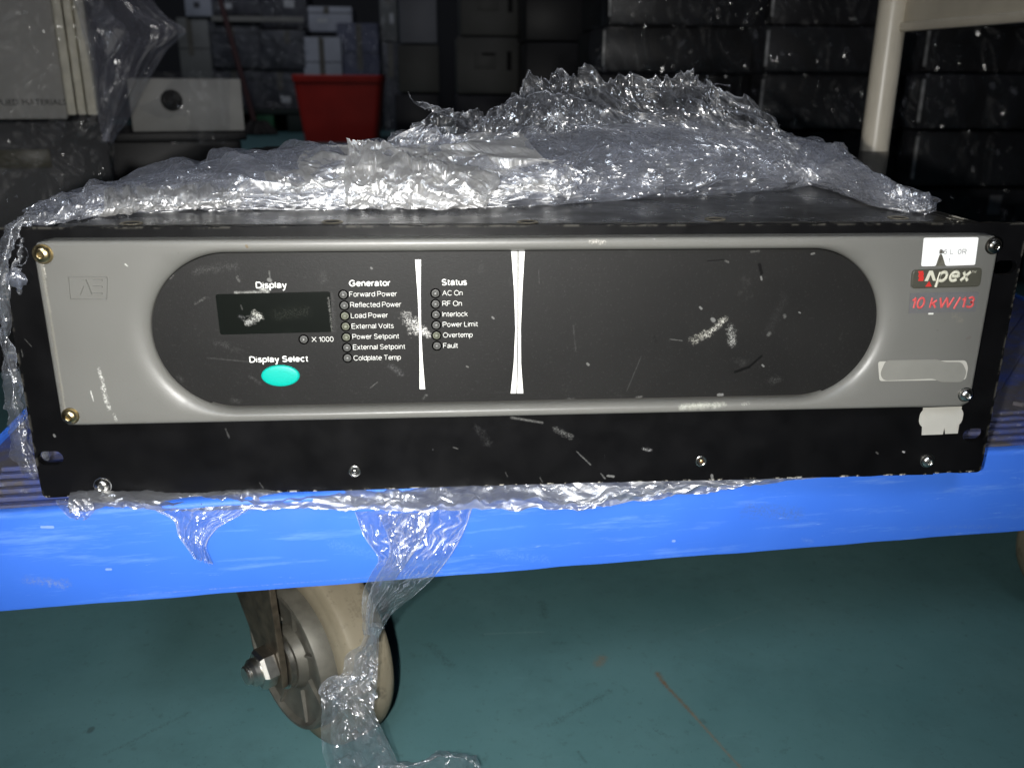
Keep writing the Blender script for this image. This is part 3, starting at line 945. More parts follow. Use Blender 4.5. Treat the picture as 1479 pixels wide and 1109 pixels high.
# chassis
bm = bmesh.new()
box(bm, -220, 220, 4.2, 486, 2.0, 131.2, .8, 1)
cha = finish('chassis', bm, M_CHASSIS, gen)
bm = bmesh.new()
box(bm, -208, 207, 4.4, 484, 131.3, 132.6, .4, 1)
cov = finish('top_cover', bm, M_CHASSIS, gen)
t = NT('scraped_black_edge')
p = t.obj()
t.base(t.mix(t.ramp(t.noise(p, 1, 4, .7, (300, 55, 300)), .50, .58), (.012, .012, .012), (.40, .38, .33)), .4, .2)
M_SCRAPE = t.m
bx('cover_edge', 207.4, 208.4, 4.6, 484, 131.4, 133.0, M_SCRAPE, cov, .2, 1)
bx('cover_edge', 217.6, 218.6, 4.6, 486, 131.4, 132.2, M_SCRAPE, cov, .2, 1)
for q in ((190, 323), (480, 321), (762, 321), (1033, 317), (1297, 315)):
    w = onz(*q, 132.6)
    bm = bmesh.new()
    lathe(bm, [(5.2, 0.05), (4.8, .45), (4.2, .5), (3.6, .1), (2.4, .08), (0, .08)], (w[0], w[1], 132.6), (0, 0, 1), 24, 0)
    for f in bm.faces:
        cc = f.calc_center_median()
        f.material_index = 0 if (Vector((cc.x - w[0], cc.y - w[1])).length > 3.2) else 1
    finish('cover_screw', bm, [M_STEEL, M_BLACK], cov)

# ear plate with four slots
def edge_wob(pts, a=.35, step=3.0, seed=3):
    out = []
    for i in range(len(pts)):
        p0, p1 = np.array(pts[i]), np.array(pts[(i + 1) % len(pts)])
        n = max(1, int(np.linalg.norm(p1 - p0) / step))
        for k in range(n):
            q = p0 + (p1 - p0) * k / n
            d = vnoise(np.array([q[0] * .21]), np.array([q[1] * .21]), np.array([seed * 1.]), seed)[0]
            q = q + np.array([d, vnoise(np.array([q[0] * .17]), np.array([q[1] * .19]), np.array([9.]), seed)[0]]) * a
            out.append(tuple(q))
    return out


bm = bmesh.new()
out = edge_wob(rrect(-241.3, 241.3, 0, 132.4, 2.5, 3), .3)
slots = []
for (sx, sz) in ((-234.3, 21), (233.5, 21.6), (-234.3, 110.4), (233.5, 110.4)):
    slots.append(rrect(sx - 6.0, sx + 6.0, sz - 3.6, sz + 3.6, 3.55, 6)[::-1])
plate(bm, out, slots, 0.0, 3.6)
finish('ear_plate', bm, M_ENAMEL, gen, angle=30)
bm = bmesh.new()
lo = []
for x in np.linspace(-213, 214, 90):
    dip = -1.2 * math.exp(-((x + 20) / 60) ** 2) * 0 + 1.6 * math.exp(-((x - 8) / 55) ** 2)
    lo.append((x, .1 + dip * .8 + .18 * vnoise(np.array([x * .2]), np.array([1.]), np.array([1.]), 4)[0]))
plate(bm, lo + [(214, 40.7), (-213, 40.7)], [], YC, -.05)
finish('lower_cover', bm, M_ENAMEL, gen, angle=30)

# bezel: lofted loops from the pill opening to the outer edge
BX0, BX1, BZ0, BZ1, BR_ = -222.6, 222.6, 40.9, 127.8, 4.5
PXL, PXR, PZ0, PZ1 = -177.6, 169.2, 46.4, 121.6
PR = (PZ1 - PZ0) / 2
PZC = (PZ0 + PZ1) / 2
pill, nor = [], []
NS, NL = 96, 60
for k in range(NS):
    a = math.radians(90 + 180 * k / NS)
    pill.append((PXL + PR + PR * math.cos(a), PZC + PR * math.sin(a)))
    nor.append((math.cos(a), math.sin(a)))
for k in range(NL):
    pill.append((PXL + PR + (PXR - PXL - 2 * PR) * k / NL, PZ0))
    nor.append((0, -1))
for k in range(NS):
    a = math.radians(-90 + 180 * k / NS)
    pill.append((PXR - PR + PR * math.cos(a), PZC + PR * math.sin(a)))
    nor.append((math.cos(a), math.sin(a)))
for k in range(NL):
    pill.append((PXR - PR - (PXR - PXL - 2 * PR) * k / NL, PZ1))
    nor.append((0, 1))


def sdf_out(x, z):
    cx, cz = (BX0 + BX1) / 2, (BZ0 + BZ1) / 2
    qx, qz = abs(x - cx) - ((BX1 - BX0) / 2 - BR_), abs(z - cz) - ((BZ1 - BZ0) / 2 - BR_)
    return math.hypot(max(qx, 0), max(qz, 0)) + min(max(qx, qz), 0) - BR_


def reach(pt, n, target):
    lo_, hi_ = 0.0, 120.0
    for _ in range(40):
        mid = (lo_ + hi_) / 2
        if sdf_out(pt[0] + n[0] * mid, pt[1] + n[1] * mid) < target:
            lo_ = mid
        else:
            hi_ = mid
    return lo_


loops = []
dist0 = [reach(p, n, 0) for p, n in zip(pill, nor)]
dist2 = [reach(p, n, -1.9) for p, n in zip(pill, nor)]
dist1 = [reach(p, n, -.55) for p, n in zip(pill, nor)]
YR = -4.4
WD = [min(11.0, d2 * .72) for d2 in dist2]


def loop(ds, y):
    return [(p[0] + n[0] * d, y, p[1] + n[1] * d) for p, n, d in zip(pill, nor, ds)]


loops.append(loop([0] * len(pill), 0.0))
for k in range(0, 9):
    a = math.pi / 2 * k / 8
    loops.append(loop([w * (1 - math.cos(a)) for w in WD], YR + (YB - YR) * math.sin(a)))
loops.append(loop([w + (d - w) * .5 for w, d in zip(WD, dist2)], YB))
loops.append(loop(dist2, YB))
loops.append(loop([a + (b - a) * .6 for a, b in zip(dist2, dist1)], YB + .18))
loops.append(loop(dist1, YB + .55))
loops.append(loop([a + (b - a) * .75 for a, b in zip(dist1, dist0)], YB + 1.1))
loops.append(loop(dist0, YB + 1.9))
loops.append(loop(dist0, -.1))
bm = bmesh.new()
vl = [[bm.verts.new(q) for q in lp] for lp in loops]
n = len(pill)
for a, b in zip(vl, vl[1:]):
    for i in range(n):
        j = (i + 1) % n
        bm.faces.new((a[i], b[i], b[j], a[j]))
bmesh.ops.recalc_face_normals(bm, faces=bm.faces)
bez = finish('bezel', bm, M_BEZEL, gen, angle=50)

# moulded emblem on the bezel
bm = bmesh.new()
q = [P2(98.7, 400, YB), P2(154.6, 400.6, YB), P2(154, 432, YB), P2(101.5, 432.4, YB)]


def stroke(bm, a, b, w, y0, y1):
    a, b = np.array(a), np.array(b)
    d = (b - a) / np.linalg.norm(b - a)
    nn = np.array([-d[1], d[0]]) * w / 2
    plate(bm, [tuple(a - nn), tuple(b - nn), tuple(b + nn), tuple(a + nn)], [], y0, y1)


for i in range(4):
    stroke(bm, q[i], q[(i + 1) % 4], .45, YB - .6, YB + .1)
stroke(bm, P2(115, 425, YB), P2(123, 405, YB), .9, YB - .7, YB + .1)
stroke(bm, P2(122, 404, YB), P2(131, 426, YB), 1.7, YB - .9, YB + .1)
for yy in (405, 414, 424):
    stroke(bm, P2(135, yy, YB), P2(148, yy, YB), .7, YB - .7, YB + .1)
finish('emblem', bm, M_BEZEL, bez, angle=20)

# control panel
bm = bmesh.new()
ov = [(p[0] - n_[0] * .35, p[1] - n_[1] * .35) for p, n_ in zip(pill, nor)]
ov = [(x, z if z > PZ0 + 3 else z + .9) for x, z in ov]
plate(bm, ov, [], YP, -.3)
pan = finish('control_panel', bm, M_PANEL, gen, angle=30)
bm = bmesh.new()
dw = [P2(311, 425, YP), P2(477, 421, YP), P2(480.5, 479.5, YP), P2(318, 483.5, YP)]


def round_poly(pts, r, n=5):
    out = []
    k = len(pts)
    for i in range(k):
        p0, p1, p2 = (np.array(pts[(i + d) % k]) for d in (-1, 0, 1))
        d0 = (p0 - p1) / np.linalg.norm(p0 - p1)
        d2 = (p2 - p1) / np.linalg.norm(p2 - p1)
        for s in np.linspace(0, 1, n):
            out.append(tuple((p1 + d0 * r) * (1 - s) ** 2 + p1 * 2 * s * (1 - s) + (p1 + d2 * r) * s ** 2))
    return out


plate(bm, round_poly(dw, 1.3), [], YP - .06, YP + .2)
finish('display_window', bm, M_GLASS, pan, smooth=False)
for body, a, b, bl, bold in (('Display', 369.6, 414.5, 416.2, .016), ('X 1000', 450.4, 482, 493.3, 0), ('Display Select', 360.4, 445, 523.3, .016),
                             ('Generator', 504.2, 563.7, 413.5, .016), ('Forward Power', 504.7, 573.3, 428.2, 0), ('Reflected Power', 506, 579.4, 443.5, 0), ('Load Power', 507, 560.3, 458.9, 0),
                             ('External Volts', 508, 568.8, 474.3, 0), ('Power Setpoint', 509.2, 576.4, 489.4, 0), ('External Setpoint', 510, 585.2, 504.5, 0), ('Coldplate Temp', 510.8, 579.2, 520, 0),
                             ('Status', 638.1, 674.6, 412, .016), ('AC On', 638.9, 668.2, 426.4, 0), ('RF On', 639, 667.1, 441.6, 0), ('Interlock', 639, 675.6, 456.9, 0), ('Power Limit', 639.5, 690, 471.7, 0),
                             ('Overtemp', 639.9, 682.6, 487, 0), ('Fault', 640.2, 661.2, 502.2, 0)):
    sans(body, a, b, bl + .6, YP, M_INK, pan, w=.10 if bold else .052, gap=.11 if bold else .13, sz=3.15 if bold else 2.5)
for L_, R_ in ((((599.5, 375), (603.2, 425), (605.2, 475), (606, 520), (606, 562)), ((608, 375), (607.6, 425), (608.2, 475), (610.5, 520), (614, 562))),
               (((738.5, 363), (742.5, 420), (744.3, 475), (742, 525), (737.5, 568)), ((747.2, 363), (747.3, 420), (747.3, 475), (746.6, 525), (745.7, 568))),
               (((749.2, 363), (748.9, 420), (748.9, 475), (748, 525), (747.2, 568)), ((757.8, 363), (754.4, 420), (752.2, 475), (752.6, 525), (755.7, 568)))):
    bm = bmesh.new()
    plate(bm, [P2(*q, YP) for q in L_] + [P2(*q, YP) for q in R_[::-1]], [], YP - .1, YP + .1)
    finish('divider_stripe', bm, M_INK, pan, smooth=False)
leds = [(495.9, 425.7), (497.3, 441.3), (498.1, 456.3), (499.2, 471.5), (500.2, 487), (501.3, 502.2), (502, 517), (438.6, 490.2),
        (628.9, 423.8), (629.1, 439.2), (629.6, 454.6), (630.1, 469.6), (630.5, 484.5), (631.1, 499.5)]
for i, q in enumerate(leds):
    x, z = P2(*q, YP)
    bm = bmesh.new()
    lathe(bm, [(2.45, -.02), (2.3, .28), (2.05, .35), (1.8, .15), (1.7, .02)], (x, YP, z), (0, -1, 0), 24, 0)
    lathe(bm, [(1.72, .06), (1.5, .08), (1.25, .3), (1.15, .8), (.9, 1.2), (.5, 1.42), (0, 1.5)], (x, YP, z), (0, -1, 0), 24, 1)
    finish('indicator_light', bm, [M_RING, M_LEDG if i in (2, 3, 4, 12) else M_LED], pan)
x, z = P2(405.3, 542.3, YP)
bm = bmesh.new()
prev = None
for s, h in ((1.0, -.1), (.995, .5), (.96, .95), (.85, 1.15), (.5, 1.3), (.1, 1.35)):
    cur = [bm.verts.new((x + 9.0 * s * math.cos(2 * math.pi * k / 48), YP - h, z + 5.3 * s * math.sin(2 * math.pi * k / 48))) for k in range(48)]
    if prev:
        for k in range(48):
            bm.faces.new((prev[k], prev[(k + 1) % 48], cur[(k + 1) % 48], cur[k]))
    prev = cur
bm.faces.new(prev)
finish('select_button', bm, M_BUTTON, pan, angle=60)


# screws
def pan_screw(px, py, y, r, mt, kind='pan', parent=gen):
    x, z = P2(px, py, y)
    bm = bmesh.new()
    if kind == 'pan':
        lathe(bm, [(r * 1.12, -.05), (r * 1.12, .35), (r, .4), (r * .99, .9), (r * .9, 1.7), (r * .68, 2.4), (r * .42, 2.75), (r * .36, 2.6), (r * .3, 1.7), (0, 1.6)], (x, y, z), (0, -1, 0), 28)
        finish('screw', bm, mt, parent, angle=40)
    else:
        lathe(bm, [(r * 1.15, .02), (r, .25), (r * .86, .2), (r * .74, -.02)], (x, y, z), (0, -1, 0), 28, 0)
        lathe(bm, [(r * .75, .03), (r * .45, .04)], (x, y, z), (0, -1, 0), 28, 1)
        lathe(bm, [(r * .42, .05), (r * .38, .6), (r * .2, .9), (0, .9)], (x, y, z), (0, -1, 0), 16, 2)
        finish('countersunk_screw', bm, mt, parent, angle=40)


pan_screw(62, 367, YB, 4.0, M_BRASS)
pan_screw(102, 600.5, YB, 3.6, M_BRASS)
pan_screw(1434.5, 355, YB, 3.7, M_DARKSCREW)
pan_screw(1394, 569.5, YB, 3.4, M_CHROME)
pan_screw(148.5, 701, YC, 3.9, M_CHROME)
pan_screw(1339, 665, YC, 3.5, M_CHROME)
pan_screw(512, 680.5, YC, 2.6, [M_CHROME, M_BLACK, M_CHROME], 'cs')
pan_screw(1013, 666, YC, 2.6, [M_CHROME, M_BLACK, M_COPPER], 'cs')

# badge and stickers
bm = bmesh.new()
bq = [P2(1317, 389.5, YB), P2(1418, 386, YB), P2(1414.5, 413.5, YB), P2(1314.5, 416.5, YB)]
plate(bm, round_poly(bq, 2.2), [], YB - 1.4, YB + .1)
bmesh.ops.bevel(bm, geom=[e for e in bm.edges if all(abs(v.co.y - (YB - 1.4)) < 1e-4 for v in e.verts) and len(e.link_faces) == 2 and abs(e.link_faces[0].normal.dot(e.link_faces[1].normal)) < .5], offset=.7, segments=3, affect='EDGES')
badge = finish('name_badge', bm, M_BADGE, gen, angle=50)
YBG = YB - 1.5
for k in range(5):
    pass
bm = bmesh.new()
for k in range(5):                                              # notched red block
    ya = 391.5 + k * 2.9
    off = .9 if k % 2 else 0
    plate(bm, [P2(1326.6 + off, ya, YBG), P2(1333.6 + off, ya - .2, YBG), P2(1333.2 + off, ya + 2.75, YBG), P2(1326.3 + off, ya + 2.8, YBG)], [], YBG - .1, YBG + .15)
finish('badge_mark', bm, M_RED, badge, smooth=False)
bm = bmesh.new()
plate(bm, [P2(1342, 406, YBG), P2(1345.8, 413.8, YBG), P2(1336.3, 414.2, YBG)], [], YBG - .1, YBG + .15)
finish('badge_mark', bm, M_RED, badge, smooth=False)
bm = bmesh.new()
plate(bm, [P2(1335.3, 406, YBG), P2(1342.3, 391.2, YBG), P2(1347.3, 391, YBG), P2(1351.8, 405.5, YBG), P2(1347.4, 405.6, YBG), P2(1344.2, 396.5, YBG), P2(1340, 405.8, YBG)], [], YBG - .1, YBG + .15)
finish('lettering', bm, M_CREAM, badge, smooth=False)
sans('pex', 1350.3, 1400.8, 408.5, YBG, M_CREAM, badge, w=.115, shear=.2, py1=407.6, gap=.16, sz=7.6)
sans('TM', 1403, 1409.5, 394.5, YBG, M_CREAM, badge, w=.05)
bm = bmesh.new()
plate(bm, [P2(1314.5, 423.5, YB), P2(1413.4, 421.5, YB), P2(1408.5, 450, YB), P2(1312, 452.5, YB)], [], YB - .3, YB + .1)
lab = finish('rating_label', bm, M_LABEL, gen, smooth=False)
sans('10 kW/13', 1315.6, 1406, 446.5, YB - .3, M_RED2, lab, w=.10, shear=.10, py1=444.8, gap=.13, sz=6.1)
bm = bmesh.new()
plate(bm, round_poly([P2(1334.2, 343.6, YB), P2(1413.2, 342.6, YB), P2(1407.9, 382.6, YB), P2(1365.6, 384, YB), P2(1360.5, 367, YB), P2(1357, 366.5, YB), P2(1351, 384.2, YB), P2(1330.3, 384.6, YB)], .8, 4), [], YB - .25, YB + .1)
stk = finish('inventory_sticker', bm, M_STICK, gen, smooth=False)
bm = bmesh.new()
plate(bm, [P2(1351.5, 384, YB), P2(1357.2, 366.8, YB), P2(1360.2, 367.3, YB), P2(1365, 383.8, YB)], [], YB - .12, YB + .1)
plate(bm, [P2(1356, 366.3, YB), P2(1356.5, 361.5, YB), P2(1358.5, 359.5, YB), P2(1362, 361.5, YB), P2(1363, 366, YB)], [], YB - .32, YB - .1)
finish('torn_patch', bm, M_DIRT, stk, smooth=False)
sans('06 L.:0R', 1356, 1395.5, 367.6, YB - .25, M_GREYINK, stk, w=.07, py1=366.6)
sans('1', 1369, 1371, 379.5, YB - .25, M_GREYINK, stk, w=.07, sz=2.2)
bm = bmesh.new()
plate(bm, round_poly([P2(1268, 522, YB), P2(1395, 520.5, YB), P2(1398, 531, YB), P2(1394.5, 548.2, YB), P2(1270, 550.2, YB)], 1.5), [], YB - .2, YB + .1)
lb = finish('blank_label', bm, M_PALE2, gen, smooth=False)
bm = bmesh.new()
plate(bm, round_poly([P2(1270.5, 540, YB), P2(1279, 520.3, YB), P2(1356, 519, YB), P2(1361, 522.5, YB), P2(1389, 522.5, YB), P2(1396, 537, YB), P2(1390, 551.5, YB), P2(1358, 551.5, YB), P2(1348, 546.5, YB), P2(1276, 549.5, YB)], 2.2), [], YB - .35, YB - .1)
finish('label_cover', bm, M_PALE, lb, smooth=False)
bm = bmesh.new()
plate(bm, [P2(1333, 588.5, YC), P2(1389, 586.6, YC), P2(1386.5, 604, YC), P2(1383, 625.7, YC), P2(1365, 626.2, YC), P2(1363.6, 617, YC), P2(1361.5, 627, YC), P2(1331, 628, YC)], [], YC - .25, YC + .1)
lb = finish('paper_sticker', bm, M_PALE2, gen, smooth=False)
bm = bmesh.new()
e0, e1 = P2(1343, 603, YC), P2(1376, 601.8, YC)
plate(bm, rrect(P2(1327.6, 602, YC)[0], P2(1390, 602, YC)[0], P2(1360, 617, YC)[1], P2(1360, 587.8, YC)[1], 4.7, 10), [], YC - .45, YC - .15)
finish('label_cover', bm, M_PALE2, lb, smooth=False)

# ------------------------------------------------------------------ stretch film
F_TOP = film_material('crumpled_stretch_film', .07, .17, .12, 430, .75, sheen=.20, tint=(.72, .78, .98))
F_BUN_GLARE = film_material('bunched_glare_film', .26, .20, .14, 560, .6, sheen=.30, tint=(.93, .92, .90))  # bunched film; flash hot spot painted in as whiter haze and tint
F_RUF = film_material('torn_stretch_film', .018, .20, .11, 520, .75, sheen=.05)
F_LOW = film_material('taut_stretch_film', .10, .20, .13, 560, .5, sx=(.35, 1, 1), sheen=.42)
F_TAIL = film_material('hanging_stretch_film', .05, .18, .11, 520, .6, sx=(1, 1, .4), sheen=.05, rim=.16)
F_BACK = film_material('dusty_wrap_film', .014, .035, .07, 150, .8, tint=(.62, .62, .75), sheen=.02, clump=9)
F_FLAP = film_material('loose_flap_film', .10, .05, .09, 130, .6, tint=(.66, .66, .82), sheen=.05, clump=9, rim=.2)
F_CASE = film_material('case_wrap_film',   .014, .05, .07, 110, .8, tint=(.6, .6, .7), sheen=.015, clump=9)

ZT = 132.9
heap = thing('stretch_film', 'heap of crumpled clear stretch film with a torn ruffled edge, lying over the generator top', 'film', (0, 150, ZT))
HO = (0, 150, ZT)
front = [(44, 325), (100, 319), (150, 312), (250, 306), (350, 304), (450, 304), (560, 302), (640, 300), (760, 298), (850, 293), (950, 286), (1050, 280), (1130, 275), (1175, 269), (1225, 283), (1275, 301), (1330, 308), (1352, 306)]
crest = [(40, 316), (100, 283), (150, 265), (250, 240), (330, 221), (410, 211), (500, 205), (590, 207), (690, 196), (780, 186), (870, 181), (960, 178), (1060, 187), (1130, 195), (1185, 208), (1240, 238), (1300, 272), (1350, 304)]
r0, r1, r2, r3, r4, r5 = [], [], [], [], [], []
for i, (f, c_) in enumerate(zip(front, crest)):
    a = onz(f[0], f[1], ZT)
    if f[0] > 1190:                                             # hanging off the right side of the chassis
        a = ony(f[0], f[1], a[1] - 6)
    yc = a[1] + (95 if 3 <= i <= 14 else 45)
    b = ony(c_[0], c_[1], yc)
    b[2] = max(b[2], a[2] + 1.5)
    h = b[2] - a[2]
    w = yc - a[1]
    ex = lambda s, z: a + (b - a) * np.array([s, s, 0]) + np.array([0, 0, h * z])
    r0.append(a)
    r1.append(ex(.04, .30))
    r2.append(ex(.18, .62))
    r3.append(ex(.5, .90))
    r4.append(b)
    r5.append(b + np.array([0, 75, -h * .45]))
film_sheet('film_roll', [r0, r1, r2, r3, r4, r5], 760, 170, F_TOP, heap, 11, amp=.2, freq=.035, big=1.2, bigf=.025, fine=.45, crease=.5, origin=HO, flat0=.45)
s = [[p + np.array([0, 10, -4.5]) * np.array([1, 1, .6 if k > 1 else .1]) for p in rr] for k, rr in enumerate((r0, r1, r2, r3, r4, r5))]
film_sheet('film_underlayer', s, 520, 110, F_TOP, heap, 23, amp=0.231, freq=.06, big=2.0, bigf=.025, origin=HO, flat0=.3)
RR = np.array([r0, r1, r2, r3, r4, r5])


def on_roll(u, v, off):
    q = catmull(np.array([catmull(r, np.array([u]))[0] for r in RR]), np.array([v]))[0]
    return q + np.array([0, -.55, .8]) * off


rgp = np.random.default_rng(77)
for k, (ua, ub, va, vb, sl) in enumerate(((.06, .34, .12, .66, .10), (.26, .52, .05, .42, -.08), (.30, .50, .30, .72, .15), (.46, .78, .10, .50, .12), (.55, .86, .28, .72, -.06), (.70, .97, .08, .55, .05), (.12, .60, .02, .22, .02))):
    rows = []
    for j in range(4):
        rows.append([on_roll(ua + (ub - ua) * i / 6 + .012 * rgp.normal(), np.clip(va + (vb - va) * j / 3 + sl * (i / 6 - .5) + .03 * rgp.normal(), .01, .95), 1.2 + 1.4 * rgp.random()) for i in range(7)])
    film_sheet('film_layer', rows, 360, 80, (F_BUN_GLARE if k in (1, 2) else F_TOP), heap, 300 + k, amp=.2, freq=.06 + .05 * rgp.random(), big=1.1, bigf=.05, ang=(None if k % 2 else 1.2), spread=1.0, origin=HO, jag0=5, jag1=7, jagf=.12, edge=.45, edgew=.9, crease=.4, flat0=.5)
# a second fold across the left half, with its own bright lower lip
lp = [(150, 300), (220, 292), (300, 288), (380, 283), (460, 276), (540, 262), (600, 238), (650, 212)]
a0 = [onz(x, y + 16, ZT) + np.array([0, -7, 2]) for x, y in lp]
a1 = [ony(x, y + 2, onz(x, y + 16, ZT)[1] - 8) for x, y in lp]
a2 = [ony(x, y - 16, onz(x, y + 16, ZT)[1] + 4) for x, y in lp]
a3 = [ony(x, y - 30, onz(x, y + 16, ZT)[1] + 30) for x, y in lp]
film_sheet('film_fold', [a0, a1, a2, a3], 420, 70, F_BUN_GLARE, heap, 31, amp=0.168, freq=.08, big=1.0, origin=HO, jag1=9, edge=.4, flat0=.5)
c0 = [onz(x, 303, ZT) + np.array([0, -9, 1.5]) for x in (500, 540, 580, 620, 660, 700)]
c1 = [ony(x, y, onz(x, 303, ZT)[1] - 9) for x, y in zip((498, 535, 578, 620, 664, 710), (282, 278, 276, 274, 278, 282))]
c2 = [ony(x, y, onz(x, 303, ZT)[1] + 2) for x, y in zip((496, 530, 574, 618, 668, 722), (255, 246, 244, 242, 250, 262))]
c3 = [ony(x, y, onz(x, 303, ZT)[1] + 28) for x, y in zip((500, 532, 568, 612, 660, 715), (216, 212, 222, 224, 232, 246))]
film_sheet('film_bunch_glare', [c0, c1, c2, c3], 320, 140, F_BUN_GLARE, heap, 67, amp=.22, freq=.07, big=1.6, bigf=.06, origin=HO, jag0=3, jag1=8, jagf=.1, edge=.4, crease=.5, fine=.6)  # extra bunch added as the painted hot spot of the flash
# right tail over the chassis corner
# torn ruffle behind the roll
base = [(560, 215), (600, 210), (640, 208), (690, 205), (740, 200), (790, 193), (840, 190), (900, 186), (960, 186), (1020, 192), (1080, 198), (1130, 206), (1160, 212)]
topl = [(556, 207), (575, 192), (642, 158), (690, 163), (735, 148), (772, 104), (800, 98), (846, 98), (905, 108), (985, 92), (1012, 112), (1066, 140), (1150, 204)]
bb = [ony(x, y, 118 + 45 * min(1, max(0, (x - 560) / 150))) for x, y in base]
m1, m2, tt_ = [], [], []
for i, ((bx0, by0), (tx, ty)) in enumerate(zip(base, topl)):
    yb = bb[i][1]
    sh = 26 if 700 < bx0 < 1120 else 6                         # folds lean to the right going down
    m1.append(ony(bx0 * .66 + tx * .34 - sh * .2, by0 * .66 + ty * .34, yb + 8 - 10 * (i % 2)))
    m2.append(ony(bx0 * .3 + tx * .7 - sh * .3, by0 * .3 + ty * .7, yb + 20 + 12 * (i % 2)))
    tt_.append(ony(tx, ty, yb + 34 - 16 * (i % 2)))
film_sheet('torn_ruffle', [bb, m1, m2, tt_], 640, 120, F_RUF, heap, 41, amp=.42, freq=.06, big=3.6, bigf=.045, ang=.6, spread=.9, origin=HO, jag1=17, jagf=.06, edge=.9, edgew=1.5, crease=.4)
b2 = [p + np.array([5, 16, -2]) for p in bb]
m2b = [p + np.array([14, 22, -9]) for p in m1]
t2b = [p * 1.0 + np.array([20, 30, -13]) for p in m2]
film_sheet('ruffle_fold', [b2, m2b, t2b], 480, 90, F_RUF, heap, 47, amp=0.231, freq=.08, big=2.5, bigf=.05, ang=.7, spread=1.2, origin=HO, jag1=14, jagf=.2, edge=.7)
# inner dome folds in front of the ruffle
d0 = [ony(x, y, 128) for x, y in ((655, 206), (700, 204), (760, 199), (820, 190), (870, 184), (900, 180))]
d1 = [ony(x, y, 136) for x, y in ((690, 180), (730, 166), (780, 158), (820, 160), (860, 168), (890, 176))]
d2 = [ony(x, y, 150) for x, y in ((705, 165), (745, 138), (790, 128), (825, 134), (856, 148), (880, 168))]
film_sheet('ruffle_fold', [d0, d1, d2], 260, 90, F_RUF, heap, 53, amp=0.189, freq=.1, big=1.6, origin=HO, jag1=5, edge=.8, edgew=1.6)
e0 = [ony(x, y, 110) for x, y in ((556, 225), (600, 222), (640, 220), (680, 216))]
e1 = [ony(x, y, 116) for x, y in ((560, 205), (600, 200), (640, 203), (680, 206))]
e2 = [ony(x, y, 120) for x, y in ((602, 186), (622, 178), (645, 188), (665, 200))]
film_sheet('ruffle_fold', [e0, e1, e2], 200, 60, F_TOP, heap, 59, amp=0.168, freq=.12, big=1.2, origin=HO, jag1=7, edge=.7)
e0 = [ony(x, y, 96) for x, y in ((500, 232), (540, 232), (590, 230))]
e1 = [ony(x, y, 100) for x, y in ((503, 215), (545, 216), (580, 218))]
e2 = [ony(x, y, 106) for x, y in ((500, 198), (545, 201), (575, 207))]
film_sheet('ruffle_fold', [e0, e1, e2], 150, 60, F_BUN_GLARE, heap, 61, amp=0.168, freq=.1, big=1.0, origin=HO, jag1=4, edge=.5)


def wisp(pts, y, wpx, seed, mt=F_RUF, parent=heap, org=HO, nm='film_wisp', nu=120):
    up, dn = [], []
    for k, (x, yy) in enumerate(pts):
        w = wpx[k]
        up.append(ony(x, yy - w / 2, y + 3 * math.sin(k)))
        dn.append(ony(x, yy + w / 2, y - 3 * math.sin(k)))
    return film_sheet(nm, [up, dn], nu, 14, mt, parent, seed, amp=0.147, freq=.2, big=.8, bigf=.1, origin=org, jag0=2.0, jag1=3.0, jagf=.5, edge=.9, ends=.0, edgew=1.0)


wisp([(590, 133), (598, 146), (612, 152), (628, 158), (642, 159), (655, 160)], 168, [1, 5, 10, 14, 8, 7], 71)
wisp([(1008, 122), (1020, 124), (1036, 121), (1054, 123)], 230, [8, 5, 4, 1], 73)
wisp([(1118, 200), (1124, 190), (1127, 180)], 215, [4, 2, 1], 75)
wisp([(1010, 126), (1018, 117), (1023, 110)], 230, [6, 3, 1], 77)
wisp([(70, 318), (86, 306), (98, 297), (108, 302)], 40, [5, 2, 1.4, 1.5], 79)

# strip hanging round the left ear
L0 = [(100, 300), (62, 306), (34, 306), (14, 322), (2, 345), (-12, 380), (-14, 430), (-10, 480), (-4, 540), (2, 590), (10, 630), (22, 665), (40, 690)]
L1 = [(104, 322), (72, 326), (44, 318), (26, 332), (18, 355), (14, 385), (12, 420), (16, 470), (24, 520), (34, 570), (42, 620), (48, 660), (54, 692)]
ys = [30, 16, 2, -4, -7, -8, -8, -3, 3, 6, 6, 6, 4]
ra = [ony(x, y, d + 10) for (x, y), d in zip(L0, ys)]
rb = [ony((x0 * .5 + x1 * .5), (y0 + y1) / 2, d - 3) for (x0, y0), (x1, y1), d in zip(L0, L1, ys)]
rc = [ony(x, y, d + 1) for (x, y), d in zip(L1, ys)]
film_sheet('film_strip', [ra, rb, rc], 420, 60, F_TAIL, heap, 83, base=.10, amp=0.21, freq=.09, big=1.8, origin=HO, jag0=5, jag1=3, edge=.5)
film_sheet('film_strip', [[p + np.array([2, 9, 0]) for p in ra], [p + np.array([3, 12, 0]) for p in rb], [p + np.array([1, 7, 0]) for p in rc]], 320, 40, F_TAIL, heap, 87, base=.08, amp=0.252, freq=.07, big=2.4, origin=HO, jag0=6, jag1=5, edge=.4)
ls = [(24, 352), (38, 356), (42, 368), (38, 380), (28, 388), (20, 386)]
wisp([(24, 354), (36, 356), (41, 366), (38, 378), (30, 384), (22, 384)], -4, [2, 3, 4, 4, 3, 2], 91)
bq0 = [ony(x, y, -1) for x, y in ((8, 396), (22, 388), (36, 398))]
bq1 = [ony(x, y, -5) for x, y in ((6, 404), (24, 401), (40, 405))]
bq2 = [ony(x, y, -1) for x, y in ((12, 412), (26, 416), (38, 410))]
film_sheet('film_pocket', [bq0, bq1, bq2], 60, 40, F_TOP, heap, 93, amp=0.21, freq=.2, big=.6, origin=HO, edge=.3, base=.25)

